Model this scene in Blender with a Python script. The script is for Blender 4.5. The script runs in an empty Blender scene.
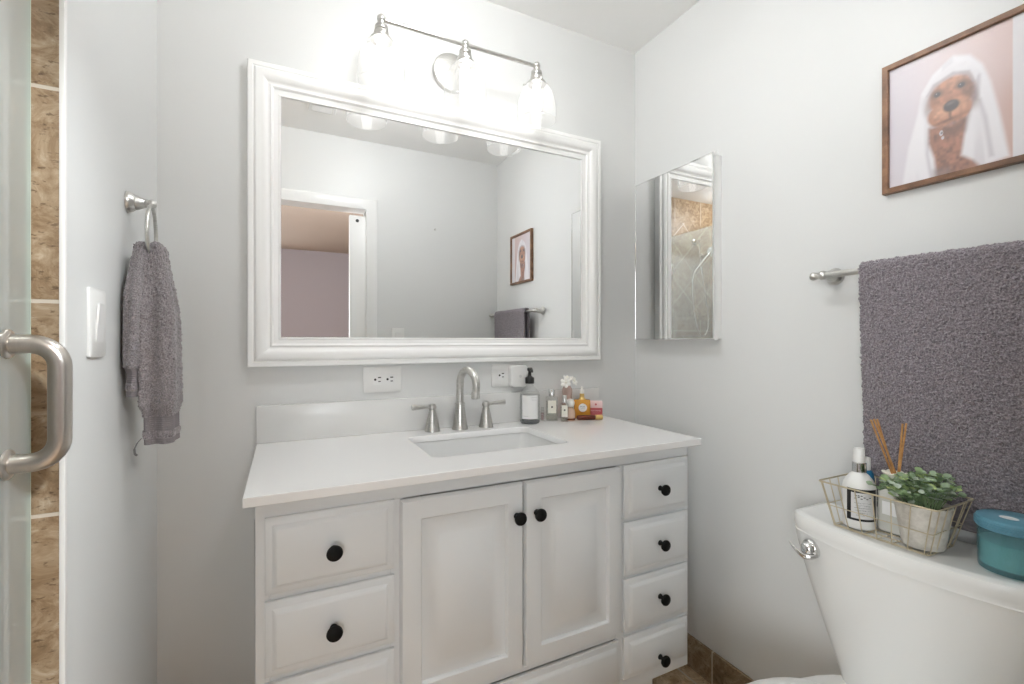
import bpy, bmesh, math, random
import numpy as np
from mathutils import Vector, Matrix

random.seed(7)
RNG = np.random.RandomState(11)
S = bpy.context.scene
PI = math.pi

# ---------------------------------------------------------------- camera, world, exposure
cam_d = bpy.data.cameras.new('camera')
cam = bpy.data.objects.new('camera', cam_d)
S.collection.objects.link(cam)
cam.location = (0, -1.5, 1.165)
cam.rotation_euler = (PI/2, 0, -math.radians(26.335))
cam_d.sensor_width = 36
cam_d.lens = 463.7/1024*36
cam_d.shift_y = -1.1/1024
cam_d.clip_start = .02
S.camera = cam

S.view_settings.view_transform = 'Standard'
S.view_settings.look = 'None'
S.view_settings.gamma = 1
S.view_settings.use_curve_mapping = False
S.view_settings.exposure = 0.62
S.cycles.max_bounces = 14
S.cycles.diffuse_bounces = 8
S.cycles.glossy_bounces = 8
S.cycles.transmission_bounces = 10
S.cycles.transparent_max_bounces = 24
S.cycles.sample_clamp_indirect = 6
S.cycles.caustics_reflective = False
S.cycles.caustics_refractive = False

world = bpy.data.worlds.new('sky')
S.world = world
world.use_nodes = True
world.node_tree.nodes['Background'].inputs[0].default_value = (.75, .86, 1, 1)
world.node_tree.nodes['Background'].inputs[1].default_value = 1.0

BULB = 6.5          # emission strength of the three vanity bulbs
FILL_BATH = 36.0         # fill globe added under the bathroom ceiling
FILL_SHOWER = 35.0         # fill globe added in the shower
FILL_FAR = 25.0         # fill lamp added at the far bedroom wall
FILL_LEFT = 55.0         # fill lamp added at the left bedroom wall
FILL_BED = 330.0          # fill globe added in the bedroom
def area(name, loc, rot, sx, sy, power, col):
    l = bpy.data.lights.new(name, 'AREA'); l.shape = 'RECTANGLE'; l.size = sx; l.size_y = sy
    l.energy = power; l.color = col
    o = bpy.data.objects.new(name, l); o.location = loc; o.rotation_euler = rot
    S.collection.objects.link(o); return o
# area lamps added in the unseen bedroom to brighten the bathroom
area('added_fill_far', (-1.15, -5.52, 1.5), (PI/2, 0, 0), 1.5, 1.3, FILL_FAR, (.96, .99, 1))
area('added_fill_side', (-2.16, -2.9, 1.5), (0, -PI/2, 0), 1.3, 1.5, FILL_LEFT, (.96, .99, 1))

# ---------------------------------------------------------------- materials
def nmat(name):
    m = bpy.data.materials.new(name); m.use_nodes = True
    nt = m.node_tree
    return m, nt, nt.nodes['Principled BSDF']
def lin(r, g, b):
    f = lambda c: (c/255/12.92) if c/255 <= .04045 else ((c/255+.055)/1.055)**2.4
    return (f(r), f(g), f(b), 1)
def setp(b, **k):
    for n, v in k.items(): b.inputs[n.replace('_', ' ')].default_value = v
def simple(name, col, rough=.5, metal=0, bump=0, bscale=200, coat=0, **k):
    m, nt, b = nmat(name)
    setp(b, Base_Color=col if len(col) == 4 else (*col, 1), Roughness=rough, Metallic=metal)
    if coat: b.inputs['Coat Weight'].default_value = coat
    for n, v in k.items(): b.inputs[n.replace('_', ' ')].default_value = v
    if bump:
        tc = nt.nodes.new('ShaderNodeTexCoord'); n = nt.nodes.new('ShaderNodeTexNoise'); n.inputs['Scale'].default_value = bscale
        n.inputs['Detail'].default_value = 3
        bp = nt.nodes.new('ShaderNodeBump'); bp.inputs['Strength'].default_value = bump; bp.inputs['Distance'].default_value = .002
        nt.links.new(tc.outputs['Object'], n.inputs['Vector']); nt.links.new(n.outputs['Fac'], bp.inputs['Height']); nt.links.new(bp.outputs['Normal'], b.inputs['Normal'])
    return m
def noise_col(name, c1, c2, scale=8, rough=.5, detail=6, stretch=(1, 1, 1), bump=.0, c3=None, lo=.35, hi=.65, metal=0, rot=(0, 0, 0)):
    m, nt, b = nmat(name)
    N = nt.nodes; L = nt.links
    tc = N.new('ShaderNodeTexCoord'); mp = N.new('ShaderNodeMapping'); mp.inputs['Scale'].default_value = stretch; mp.inputs['Rotation'].default_value = rot
    n = N.new('ShaderNodeTexNoise'); n.inputs['Scale'].default_value = scale; n.inputs['Detail'].default_value = detail; n.inputs['Roughness'].default_value = .65
    r = N.new('ShaderNodeValToRGB'); r.color_ramp.elements[0].position = lo; r.color_ramp.elements[1].position = hi
    r.color_ramp.elements[0].color = c1; r.color_ramp.elements[1].color = c2
    if c3: e = r.color_ramp.elements.new((lo+hi)/2); e.color = c3
    L.new(tc.outputs['Object'], mp.inputs['Vector']); L.new(mp.outputs['Vector'], n.inputs['Vector']); L.new(n.outputs['Fac'], r.inputs['Fac']); L.new(r.outputs['Color'], b.inputs['Base Color'])
    setp(b, Roughness=rough, Metallic=metal)
    if bump:
        bp = N.new('ShaderNodeBump'); bp.inputs['Strength'].default_value = bump; bp.inputs['Distance'].default_value = .002
        L.new(n.outputs['Fac'], bp.inputs['Height']); L.new(bp.outputs['Normal'], b.inputs['Normal'])
    return m
def tile(name, axes, size, offs=(0, 0), rot=0, mortar=.003, dark=1.0, cols=None):
    """travertine tiles: axes = the two world axes the tile face lies in"""
    m, nt, b = nmat(name); N = nt.nodes; L = nt.links
    tc = N.new('ShaderNodeTexCoord'); sp = N.new('ShaderNodeSeparateXYZ'); cb = N.new('ShaderNodeCombineXYZ')
    L.new(tc.outputs['Object'], sp.inputs[0])
    L.new(sp.outputs[axes[0]], cb.inputs[0]); L.new(sp.outputs[axes[1]], cb.inputs[1])
    mp = N.new('ShaderNodeMapping'); mp.inputs['Location'].default_value = (offs[0], offs[1], 0); mp.inputs['Rotation'].default_value = (0, 0, rot)
    L.new(cb.outputs[0], mp.inputs['Vector'])
    br = N.new('ShaderNodeTexBrick'); br.offset = 0; br.squash = 1
    br.inputs['Scale'].default_value = 1; br.inputs['Brick Width'].default_value = size[0]; br.inputs['Row Height'].default_value = size[1]
    br.inputs['Mortar Size'].default_value = mortar; br.inputs['Mortar Smooth'].default_value = .15
    L.new(mp.outputs[0], br.inputs['Vector'])
    n1 = N.new('ShaderNodeTexNoise'); n1.inputs['Scale'].default_value = 19; n1.inputs['Detail'].default_value = 8; n1.inputs['Roughness'].default_value = .7; n1.inputs['Distortion'].default_value = 1.2
    m2 = N.new('ShaderNodeMapping'); m2.inputs['Scale'].default_value = (1, 1, 1.15)
    L.new(tc.outputs['Object'], m2.inputs[0]); L.new(m2.outputs[0], n1.inputs['Vector'])
    r = N.new('ShaderNodeValToRGB')
    cols = cols or [(.30, lin(116, 94, 68)), (.45, lin(146, 122, 94)), (.56, lin(170, 149, 122)), (.72, lin(204, 190, 168))]
    while len(r.color_ramp.elements) < len(cols): r.color_ramp.elements.new(.5)
    for e, (p, c) in zip(r.color_ramp.elements, cols): e.position = p; e.color = (c[0]*dark, c[1]*dark, c[2]*dark, 1)
    L.new(n1.outputs['Fac'], r.inputs['Fac'])
    # pits
    n2 = N.new('ShaderNodeTexNoise'); n2.inputs['Scale'].default_value = 95; n2.inputs['Detail'].default_value = 4
    m3 = N.new('ShaderNodeMapping'); m3.inputs['Scale'].default_value = (1, 1, 2.2); L.new(tc.outputs['Object'], m3.inputs[0]); L.new(m3.outputs[0], n2.inputs['Vector'])
    r2 = N.new('ShaderNodeValToRGB'); r2.color_ramp.elements[0].position = .30; r2.color_ramp.elements[1].position = .40
    r2.color_ramp.elements[0].color = (.45, .4, .35, 1); r2.color_ramp.elements[1].color = (1, 1, 1, 1)
    L.new(n2.outputs['Fac'], r2.inputs['Fac'])
    mu = N.new('ShaderNodeMix'); mu.data_type = 'RGBA'; mu.blend_type = 'MULTIPLY'; mu.inputs['Factor'].default_value = 1
    L.new(r.outputs[0], mu.inputs['A']); L.new(r2.outputs[0], mu.inputs['B'])
    # tile-to-tile tone
    br.inputs['Color1'].default_value = (.86, .86, .86, 1); br.inputs['Color2'].default_value = (1.08, 1.08, 1.08, 1); br.inputs['Mortar'].default_value = (1, 1, 1, 1)
    mv = N.new('ShaderNodeMix'); mv.data_type = 'RGBA'; mv.blend_type = 'MULTIPLY'; mv.inputs['Factor'].default_value = 1
    L.new(mu.outputs['Result'], mv.inputs['A']); L.new(br.outputs['Color'], mv.inputs['B'])
    mx = N.new('ShaderNodeMix'); mx.data_type = 'RGBA'
    L.new(br.outputs['Fac'], mx.inputs['Factor']); L.new(mv.outputs['Result'], mx.inputs['A']); mx.inputs['B'].default_value = lin(205, 196, 182)
    L.new(mx.outputs['Result'], b.inputs['Base Color']); setp(b, Roughness=.42)
    bp = N.new('ShaderNodeBump'); bp.inputs['Strength'].default_value = .4; bp.inputs['Distance'].default_value = .002; bp.invert = True
    L.new(br.outputs['Fac'], bp.inputs['Height']); L.new(bp.outputs['Normal'], b.inputs['Normal'])
    return m
def thin_glass(name, tint=(.93, .97, .95), ior=1.5, haze=0.0, rough=.0, hazecol=(.85, .9, .87), film=False):
    m = bpy.data.materials.new(name); m.use_nodes = True; nt = m.node_tree; N = nt.nodes; L = nt.links
    for n in list(N):
        if n.type != 'OUTPUT_MATERIAL': N.remove(n)
    out = [n for n in N if n.type == 'OUTPUT_MATERIAL'][0]
    tr = N.new('ShaderNodeBsdfTransparent'); tr.inputs[0].default_value = (*tint, 1)
    gl = N.new('ShaderNodeBsdfGlossy'); gl.inputs['Roughness'].default_value = rough
    fr = N.new('ShaderNodeFresnel'); fr.inputs['IOR'].default_value = ior
    # the back side of a thin wall must not read as glass-to-air
    ge = N.new('ShaderNodeNewGeometry'); iv = N.new('ShaderNodeMix'); iv.data_type = 'FLOAT'
    L.new(ge.outputs['Backfacing'], iv.inputs['Factor']); iv.inputs['A'].default_value = ior; iv.inputs['B'].default_value = 1/ior
    L.new(iv.outputs['Result'], fr.inputs['IOR'])
    mx = N.new('ShaderNodeMixShader'); L.new(fr.outputs[0], mx.inputs[0])
    if haze:
        df = N.new('ShaderNodeBsdfDiffuse'); df.inputs[0].default_value = (*hazecol, 1)
        tl = N.new('ShaderNodeBsdfTranslucent'); tl.inputs[0].default_value = (*hazecol, 1)
        a = N.new('ShaderNodeMixShader'); a.inputs[0].default_value = .5; L.new(df.outputs[0], a.inputs[1]); L.new(tl.outputs[0], a.inputs[2])
        h = N.new('ShaderNodeMixShader'); h.inputs[0].default_value = haze
        if film:      # optical depth of the haze layer grows with 1/cos of the angle
            dt = N.new('ShaderNodeVectorMath'); dt.operation = 'DOT_PRODUCT'; L.new(ge.outputs['Normal'], dt.inputs[0]); L.new(ge.outputs['Incoming'], dt.inputs[1])
            ab = N.new('ShaderNodeMath'); ab.operation = 'ABSOLUTE'; L.new(dt.outputs['Value'], ab.inputs[0])
            dv = N.new('ShaderNodeMath'); dv.operation = 'DIVIDE'; dv.inputs[0].default_value = -haze; L.new(ab.outputs[0], dv.inputs[1])
            ex = N.new('ShaderNodeMath'); ex.operation = 'EXPONENT'; L.new(dv.outputs[0], ex.inputs[0])
            sb = N.new('ShaderNodeMath'); sb.operation = 'SUBTRACT'; sb.inputs[0].default_value = 1; L.new(ex.outputs[0], sb.inputs[1]); L.new(sb.outputs[0], h.inputs[0])
        L.new(tr.outputs[0], h.inputs[1]); L.new(a.outputs[0], h.inputs[2])
        L.new(h.outputs[0], mx.inputs[1])
    else:
        L.new(tr.outputs[0], mx.inputs[1])
    L.new(gl.outputs[0], mx.inputs[2]); L.new(mx.outputs[0], out.inputs[0])
    return m
def emit(name, col, strength):
    m, nt, b = nmat(name)
    setp(b, Base_Color=(*col, 1)); b.inputs['Emission Color'].default_value = (*col, 1); b.inputs['Emission Strength'].default_value = strength
    return m
def attr_mat(name, rough=.5):
    m, nt, b = nmat(name); a = nt.nodes.new('ShaderNodeVertexColor'); a.layer_name = 'Col'
    nt.links.new(a.outputs['Color'], b.inputs['Base Color']); setp(b, Roughness=rough); return m

M = {}
M['wall'] = simple('wall_paint', lin(222, 223, 222), .42, bump=.06, bscale=160)
M['ceil'] = simple('ceiling_paint', lin(244, 244, 243), .75, bump=.08, bscale=120)
M['trim'] = simple('trim_paint', lin(234, 234, 233), .3)
M['vanity'] = simple('vanity_paint', lin(225, 228, 230), .33)
M['gap'] = simple('shadow_gap', lin(120, 118, 114), .7)
M['quartz'] = simple('white_quartz', lin(243, 243, 243), .14)
M['splash'] = simple('white_backsplash', lin(226, 226, 224), .2)
M['ceramic'] = simple('white_porcelain', lin(238, 238, 236), .22)
M['basin'] = simple('basin_porcelain', lin(228, 229, 229), .1)
M['frame'] = simple('mirror_frame_paint', lin(249, 249, 248), .28)
M['mirror'] = simple('mirror_silver', (.90, .905, .905), .0, 1)
M['nickel'] = noise_col('brushed_nickel', (.52, .51, .49, 1), (.66, .65, .62, 1), 60, .30, stretch=(1, 1, 8), metal=1)
M['chrome'] = simple('chrome', (.78, .78, .78), .06, 1)
M['pull'] = noise_col('satin_nickel', (.50, .46, .42, 1), (.60, .56, .52, 1), 40, .28, stretch=(1, 1, .2), metal=1)
M['black'] = simple('black_metal', (.004, .004, .004), .5, **{'Specular IOR Level': .2})
M['blackpl'] = simple('black_plastic', (.012, .012, .012), .35)
M['whitepl'] = simple('white_plastic', lin(233, 233, 231), .3)
M['slot'] = simple('dark_slot', (.02, .02, .02), .6)
M['bulb'] = emit('lit_bulb', (1, .975, .94), BULB)
M['shade'] = thin_glass('seeded_clear_glass', (.97, .975, .975), 1.45, haze=.20, hazecol=(.97, .97, .97))
M['doorglass'] = thin_glass('shower_glass', (.92, .955, .94), 1.5, haze=.17, hazecol=(.90, .945, .95), film=True)
M['clear'] = thin_glass('clear_glass', (.965, .97, .97), 1.45, haze=.05, hazecol=(.8, .8, .8))
M['glassedge'] = simple('glass_edge', lin(196, 214, 200), .2)
M['travertine'] = tile('travertine_wall_tile', (0, 2), (.5, .3146), (.06, -.5938-.0002))
M['travdiag'] = tile('travertine_diagonal_tile', (0, 2), (.20, .20), (.07, .03), PI/4)
M['travrow'] = tile('travertine_row_tile', (0, 2), (.30, .30), (.1, -.05))
M['travside'] = tile('travertine_side_tile', (1, 2), (.30, .30), (.1, -.05))
M['floor'] = tile('travertine_floor_tile', (0, 1), (.33, .33), (.06, .12), dark=1.55)
M['base'] = tile('travertine_base_tile', (1, 2), (.30, .5), (.095, .2), dark=.85)
M['basex'] = tile('travertine_base_tile_back', (0, 2), (.30, .5), (.1, .2), dark=.85)
M['deco'] = noise_col('carved_border_stone', lin(120, 98, 74), lin(190, 170, 140), 30, .5, bump=.3)
M['caulk'] = simple('white_caulk', lin(236, 235, 233), .4)
M['walnut'] = noise_col('walnut_wood', lin(96, 68, 48), lin(152, 114, 84), 14, .45, stretch=(1, 1, 1), bump=.15, c3=lin(122, 88, 64))
M['bedwall'] = simple('mauve_wall_paint', lin(134, 123, 123), .7)
M['bedceil'] = simple('warm_ceiling_paint', lin(172, 154, 140), .8)
M['bedfloor'] = noise_col('bedroom_carpet', lin(150, 136, 120), lin(176, 160, 142), 60, .9)
M['terry'] = noise_col('grey_terry', lin(84, 79, 84), lin(158, 150, 156), 330, .95, detail=2, lo=.3, hi=.7)
M['terry'].node_tree.nodes['Principled BSDF'].inputs['Sheen Weight'].default_value = .35
M['terry2'] = noise_col('grey_hand_terry', lin(96, 91, 94), lin(164, 157, 159), 380, .95, detail=2, lo=.3, hi=.7)
M['terry2'].node_tree.nodes['Principled BSDF'].inputs['Sheen Weight'].default_value = .35
M['band'] = simple('woven_band', lin(126, 120, 123), .8, bump=.3, bscale=500)
M['print'] = attr_mat('photo_print', .35)
M['wire'] = simple('champagne_wire', lin(206, 194, 166), .35, .6)
M['pot'] = noise_col('cement_pot', lin(192, 187, 178), lin(222, 218, 210), 45, .85, bump=.25)
M['soil'] = simple('dark_soil', lin(48, 38, 30), .95, bump=.5, bscale=300)
M['teal'] = thin_glass('teal_glass', (.70, .89, .92), 1.45, haze=.30, hazecol=(.34, .62, .70))
M['teallid'] = simple('teal_lid', lin(98, 152, 172), .3)
M['wax'] = simple('pale_wax', lin(226, 230, 216), .6)
M['paper'] = simple('white_paper', lin(238, 238, 238), .6)
M['ink'] = simple('grey_ink', lin(120, 120, 124), .7)
M['blackink'] = simple('black_ink', lin(28, 28, 30), .6)
M['labelgrey'] = simple('pale_label', lin(214, 214, 214), .55)
M['amber'] = simple('amber_oil', lin(206, 146, 52), .1)
M['gold'] = simple('gold_cap', lin(222, 190, 120), .28, .7)
M['blush'] = thin_glass('blush_glass', (.95, .84, .80), 1.4, haze=.5, hazecol=(.90, .74, .69))
M['peach'] = simple('peach_liquid', lin(212, 184, 164), .15)
M['brownpl'] = simple('brown_tube', lin(96, 42, 24), .22)
M['pinkbox'] = simple('pink_card', lin(196, 98, 104), .45)
M['palepink'] = simple('pale_pink_card', lin(238, 206, 206), .45)
M['petal'] = simple('white_petal', lin(244, 243, 238), .4)
M['blue'] = simple('blue_bottle', lin(36, 112, 152), .3)
M['reed'] = noise_col('natural_reed', lin(168, 118, 66), lin(206, 158, 100), 60, .7)
M['diffuser'] = simple('frosted_bottle', lin(206, 206, 200), .25)
M['cream'] = simple('cream_ceramic', lin(240, 238, 226), .4)
M['kraft'] = simple('kraft_paper', lin(188, 160, 120), .8)

# ---------------------------------------------------------------- mesh helpers
class MB:
    def __init__(s): s.v = []; s.f = []; s.mi = []; s.cur = 0
    def add(s, vs, fs):
        n = len(s.v); s.v += [tuple(p) for p in vs]; s.f += [tuple(i+n for i in f) for f in fs]; s.mi += [s.cur]*len(fs); return n
    def mark(s): return len(s.v)
    def xf(s, start, mat):
        for i in range(start, len(s.v)): s.v[i] = tuple(mat @ Vector(s.v[i]))
    def box(s, x0, x1, y0, y1, z0, z1):
        vs = [(x, y, z) for z in (z0, z1) for y in (y0, y1) for x in (x0, x1)]
        s.add(vs, [(0, 2, 3, 1), (4, 5, 7, 6), (0, 1, 5, 4), (2, 6, 7, 3), (0, 4, 6, 2), (1, 3, 7, 5)]); return s
    def quad(s, a, b, c, d): s.add([a, b, c, d], [(0, 1, 2, 3)]); return s
    def rings(s, rings, closed=True, cap0=False, cap1=False, flip=False):
        """skin a list of equally long vertex rings"""
        n = len(rings[0]); vs = [p for r in rings for p in r]; fs = []
        for k in range(len(rings)-1):
            for i in range(n if closed else n-1):
                j = (i+1) % n; q = (k*n+i, k*n+j, (k+1)*n+j, (k+1)*n+i); fs.append(q[::-1] if flip else q)
        if cap0: q = tuple(range(n)); fs.append(q if flip else q[::-1])
        if cap1: q = tuple((len(rings)-1)*n+i for i in range(n)); fs.append(q[::-1] if flip else q)
        s.add(vs, fs); return s
    def lathe(s, prof, c=(0, 0, 0), n=32, axis=(0, 0, 1), sx=1, sy=1, caps=True):
        """prof = [(radius, height)] turned about axis through c"""
        q = Vector((0, 0, 1)).rotation_difference(Vector(axis)).to_matrix()
        R = []
        for r, h in prof:
            R.append([tuple(Vector(c) + q @ Vector((r*math.cos(2*PI*i/n)*sx, r*math.sin(2*PI*i/n)*sy, h))) for i in range(n)])
        up = prof[-1][1] >= prof[0][1]
        s.rings(R, True, caps, caps); return s
    def tube(s, pts, r, n=12, closed=False, caps=True):
        P = [Vector(p) for p in pts]; m = len(P); rr = r if isinstance(r, (list, tuple)) else [r]*m
        T = []
        for i in range(m):
            a = P[(i-1) % m] if (closed or i > 0) else P[i]; b = P[(i+1) % m] if (closed or i < m-1) else P[i]
            T.append((b-a).normalized())
        up = Vector((0, 0, 1)) if abs(T[0].z) < .9 else Vector((1, 0, 0))
        N = (up - T[0]*up.dot(T[0])).normalized(); R = []
        for i in range(m):
            N = (N - T[i]*N.dot(T[i])).normalized(); B = T[i].cross(N)
            R.append([tuple(P[i] + (N*math.cos(2*PI*k/n) + B*math.sin(2*PI*k/n))*rr[i]) for k in range(n)])
        if closed: R.append(R[0])
        s.rings(R, True, caps and not closed, caps and not closed); return s
    def sphere(s, c, r, n=16, sx=1, sy=1, sz=1):
        k = n//2
        R = [[(c[0]+r*sx*math.sin(PI*a/k)*math.cos(2*PI*i/n), c[1]+r*sy*math.sin(PI*a/k)*math.sin(2*PI*i/n), c[2]-r*sz*math.cos(PI*a/k)) for i in range(n)] for a in range(1, k)]
        s.rings(R, True, True, True); return s

def root_loc(o):
    while o.parent is not None: o = o.parent
    return Vector(o.location)
def obj(name, mb, mats, parent=None, loc=None, smooth=True, bevel=0, seg=2, angle=35, subsurf=0):
    mats = mats if isinstance(mats, (list, tuple)) else [mats]
    me = bpy.data.meshes.new(name)
    off = root_loc(parent) if parent is not None else Vector(loc or (0, 0, 0))
    me.from_pydata([(x-off.x, y-off.y, z-off.z) for x, y, z in mb.v], [], mb.f)
    for m in mats: me.materials.append(m)
    if len(mats) > 1: me.polygons.foreach_set('material_index', mb.mi)
    bm = bmesh.new(); bm.from_mesh(me)
    bmesh.ops.remove_doubles(bm, verts=bm.verts, dist=1e-6)
    bmesh.ops.recalc_face_normals(bm, faces=bm.faces)
    if bevel:
        es = [e for e in bm.edges if len(e.link_faces) == 2 and e.calc_face_angle(0) > math.radians(angle)]
        bmesh.ops.bevel(bm, geom=es, offset=bevel, segments=seg, profile=.5, affect='EDGES', clamp_overlap=True)
    bm.to_mesh(me); bm.free()
    if smooth:
        me.shade_smooth(); me.set_sharp_from_angle(angle=math.radians(38))
    o = bpy.data.objects.new(name, me); S.collection.objects.link(o)
    if parent is not None: o.parent = parent
    else: o.location = off
    if subsurf:
        md = o.modifiers.new('s', 'SUBSURF'); md.levels = md.render_levels = subsurf
    return o
def tag(o, label, cat, group=None):
    o['label'] = label; o['category'] = cat
    if group: o['group'] = group
    return o
def thing(name, label, cat, loc, group=None):
    o = bpy.data.objects.new(name, None); S.collection.objects.link(o); o.location = loc; o.empty_display_size = .05
    bpy.context.view_layer.update()
    return tag(o, label, cat, group)
def struct(name, mb, mats, parent=None, **k):
    o = obj(name, mb, mats, parent, **k)
    if parent is None: o['kind'] = 'structure'
    return o
def rect_ring(x0, x1, z0, z1, y, d):   # inset rectangle in an XZ plane at depth y
    return [(x0+d, y, z0+d), (x1-d, y, z0+d), (x1-d, y, z1-d), (x0+d, y, z1-d)]
def rrect(x0, x1, y0, y1, z, r, n=6):
    out = []
    for cx, cy, a0 in ((x1-r, y1-r, 0), (x0+r, y1-r, PI/2), (x0+r, y0+r, PI), (x1-r, y0+r, 3*PI/2)):
        for k in range(n+1): a = a0+PI/2*k/n; out.append((cx+r*math.cos(a), cy+r*math.sin(a), z))
    return out
def text_marks(mb, x0, x1, z0, z1, place, word=7):
    """one illegibly small line of print as a row of letter strokes; place maps (u,v) to a point"""
    n = word; w = (x1-x0)/n
    for k in range(n):
        a = x0+k*w+w*.14; b = x0+(k+1)*w-w*.14
        t = min((z1-z0)*.22, (b-a)*.3)
        segs = random.sample([(a, a+t, z0, z1), (b-t, b, z0, z1), (a, b, z1-t, z1), (a, b, z0, z0+t), (a, b, (z0+z1-t)/2, (z0+z1+t)/2)], 3)
        for s in segs: mb.quad(place(s[0], s[2]), place(s[1], s[2]), place(s[1], s[3]), place(s[0], s[3]))

# ---------------------------------------------------------------- room shell
W, LW, OY, CH = 1.313, -.294, -1.40, 2.36      # right wall, left wall, opposite wall, ceiling height
JY = -.585                                     # end of the left wall / face of the shower tile
SX = -1.2                                      # far side of the shower
def B(*a): return MB().box(*a)
struct('floor', B(SX-.1, W+.1, OY-.115, .1, -.05, 0), M['floor'])
struct('ceiling', B(SX-.1, W+.1, OY-.115, .1, CH, CH+.05), M['ceil'])
struct('wall_back', B(LW-.12, W+.1, 0, .1, 0, CH), M['wall'])
struct('wall_right', B(W, W+.1, OY-.1, 0, 0, CH), M['wall'])
struct('wall_left', B(LW-.12, LW, JY+.012, 0, 0, CH), M['wall'])
# opposite wall around the doorway: solid on the shower side, two skins with a pocket on the other
DX0, DX1, DZ = -.30, .455, 1.955
mb = MB(); mb.box(SX, DX0, OY-.115, OY, 0, CH); mb.box(DX0, DX1, OY-.115, OY, DZ, CH)
mb.box(DX1, W, OY-.03, OY, 0, CH); mb.box(DX1, W, OY-.115, OY-.085, 0, CH)
struct('wall_opposite', mb, M['wall'], smooth=False)
# tiled shower
struct('wall_shower', B(SX, LW+.0004, JY, JY+.012, 0, CH), M['travertine'])
struct('trim_1', MB().box(LW-.003, LW+.0035, JY-.0015, JY+.009, 0, CH), M['caulk'], bevel=.001)
struct('wall_shower_side', B(SX-.1, SX, OY, JY+.012, 0, CH), M['travside'])
mb = MB(); mb.box(SX, -.315, OY, OY+.012, 0, 1.345); mb.cur = 1; mb.box(SX, -.315, OY, OY+.012, 1.405, 2.16); mb.cur = 0; mb.box(SX, -.315, OY, OY+.012, 2.16, CH)
struct('wall_shower_end', mb, [M['travrow'], M['travdiag']], smooth=False)
mb = MB(); mb.box(SX, -.315, OY, OY+.011, 1.345, 1.405); mb.box(SX, -.315, OY+.010, OY+.017, 1.345, 1.353); mb.box(SX, -.315, OY+.010, OY+.017, 1.397, 1.405)
for k in range(22):
    x = SX+.02+k*.04
    mb.tube([(x+.017*math.cos(a), OY+.013, 1.375+.013*math.sin(a)) for a in [2*PI*i/14 for i in range(14)]], .0035, 6, True)
struct('trim_2', mb, M['deco'])
struct('trim_3', B(SX, -.27, JY-.001, JY+.0, 0, .0) if False else MB().box(-.37, -.27, OY+.014, JY-.002, 0, .09), M['caulk'], bevel=.004)   # shower kerb
# tile baseboards
struct('baseboard_right', B(W-.011, W-.0005, OY, -.001, 0, .112), M['base'], bevel=.002)
struct('baseboard_back', B(1.10, W-.012, -.011, -.0005, 0, .112), M['basex'], bevel=.002)
struct('baseboard_back.001', B(LW+.0005, -.06, -.011, -.0005, 0, .112), M['basex'], bevel=.002)
struct('baseboard_left', B(LW+.0005, LW+.011, JY+.02, -.012, 0, .112), M['base'], bevel=.002)
struct('baseboard_opposite', B(.52, W-.012, OY+.0005, OY+.011, 0, .112), M['basex'], bevel=.002)
# door casing (three mitred boards) and jamb lining
def casing(y0, y1):
    mb = MB(); cw = .062
    prof = [(0, 0), (0, .007), (.008, .010), (.030, .012), (.05, .012), (.058, .010), (.062, .006), (.062, 0)]
    s = 1 if y1 > y0 else -1
    R = []
    for d, h in prof:
        y = y0+s*h
        R.append([(DX0-d+.004, y, 0), (DX0-d+.004, y, DZ+d-.004), (DX1+d-.004, y, DZ+d-.004), (DX1+d-.004, y, 0)])
    mb.rings(R, False); return mb
struct('trim_4', casing(OY, OY+.01), M['trim'])
mb = MB(); mb.box(DX0-.0, DX0+.004, OY-.115, OY, 0, DZ); mb.box(DX1-.004, DX1+.002, OY-.03, OY, 0, DZ); mb.box(DX1-.004, DX1+.002, OY-.115, OY-.085, 0, DZ); mb.box(DX0+.004, DX1-.004, OY-.115, OY, DZ-.004, DZ)
struct('trim_5', mb, M['trim'], smooth=False)
# pocket door, slid nearly all the way into the wall
mb = MB(); mb.box(.360, 1.12, OY-.076, OY-.04, .012, DZ-.035)
pd = struct('door_1', mb, M['trim'], bevel=.002)
obj('door_bumper', MB().lathe([(.0, 0), (.009, 0), (.010, .002), (.009, .006), (0, .007)], (.404, OY-.0405, DZ-.066), 16, (0, 1, 0)), M['blackpl'], pd)
obj('door_pull', MB().box(.374, .382, OY-.0405, OY-.0385, .95, 1.03), M['nickel'], pd, bevel=.001)
# bedroom beyond the doorway
BY0, BX0, BX1 = -5.55, -2.2, 2.4
struct('floor_bedroom', B(BX0, BX1, BY0, OY-.115, -.05, -.0005), M['bedfloor'])
struct('ceiling_bedroom', B(BX0, BX1, BY0, OY-.115, 2.42, 2.47), M['bedceil'])
struct('wall_bedroom_right', B(BX1, BX1+.1, BY0, OY-.115, 0, 2.42), M['bedwall'])
mb = MB(); mb.box(BX0-.1, BX0, BY0, -3.7, 0, 2.42); mb.box(BX0-.1, BX0, -2.1, OY-.115, 0, 2.42); mb.box(BX0-.1, BX0, -3.7, -2.1, 0, .8); mb.box(BX0-.1, BX0, -3.7, -2.1, 2.2, 2.42)
struct('wall_bedroom_left', mb, M['bedwall'], smooth=False)
mb = MB()
for a in ((-3.7, -3.65, .8, 2.2), (-2.15, -2.1, .8, 2.2), (-3.65, -2.15, .8, .85), (-3.65, -2.15, 2.15, 2.2), (-2.925, -2.875, .85, 2.15)): mb.box(BX0-.07, BX0-.02, a[0], a[1], a[2], a[3])
w2 = struct('added_window_2', mb, M['trim'], smooth=False)  # unseen frame added behind the left fill lamp
obj('added_window_pane', MB().box(BX0-.048, BX0-.044, -3.65, -2.15, .85, 2.15), M['clear'], w2)
mb = MB(); mb.box(BX0, -1.95, BY0-.1, BY0, 0, 2.42); mb.box(-.35, BX1, BY0-.1, BY0, 0, 2.42); mb.box(-1.95, -.35, BY0-.1, BY0, 0, .8); mb.box(-1.95, -.35, BY0-.1, BY0, 2.2, 2.42)
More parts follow.
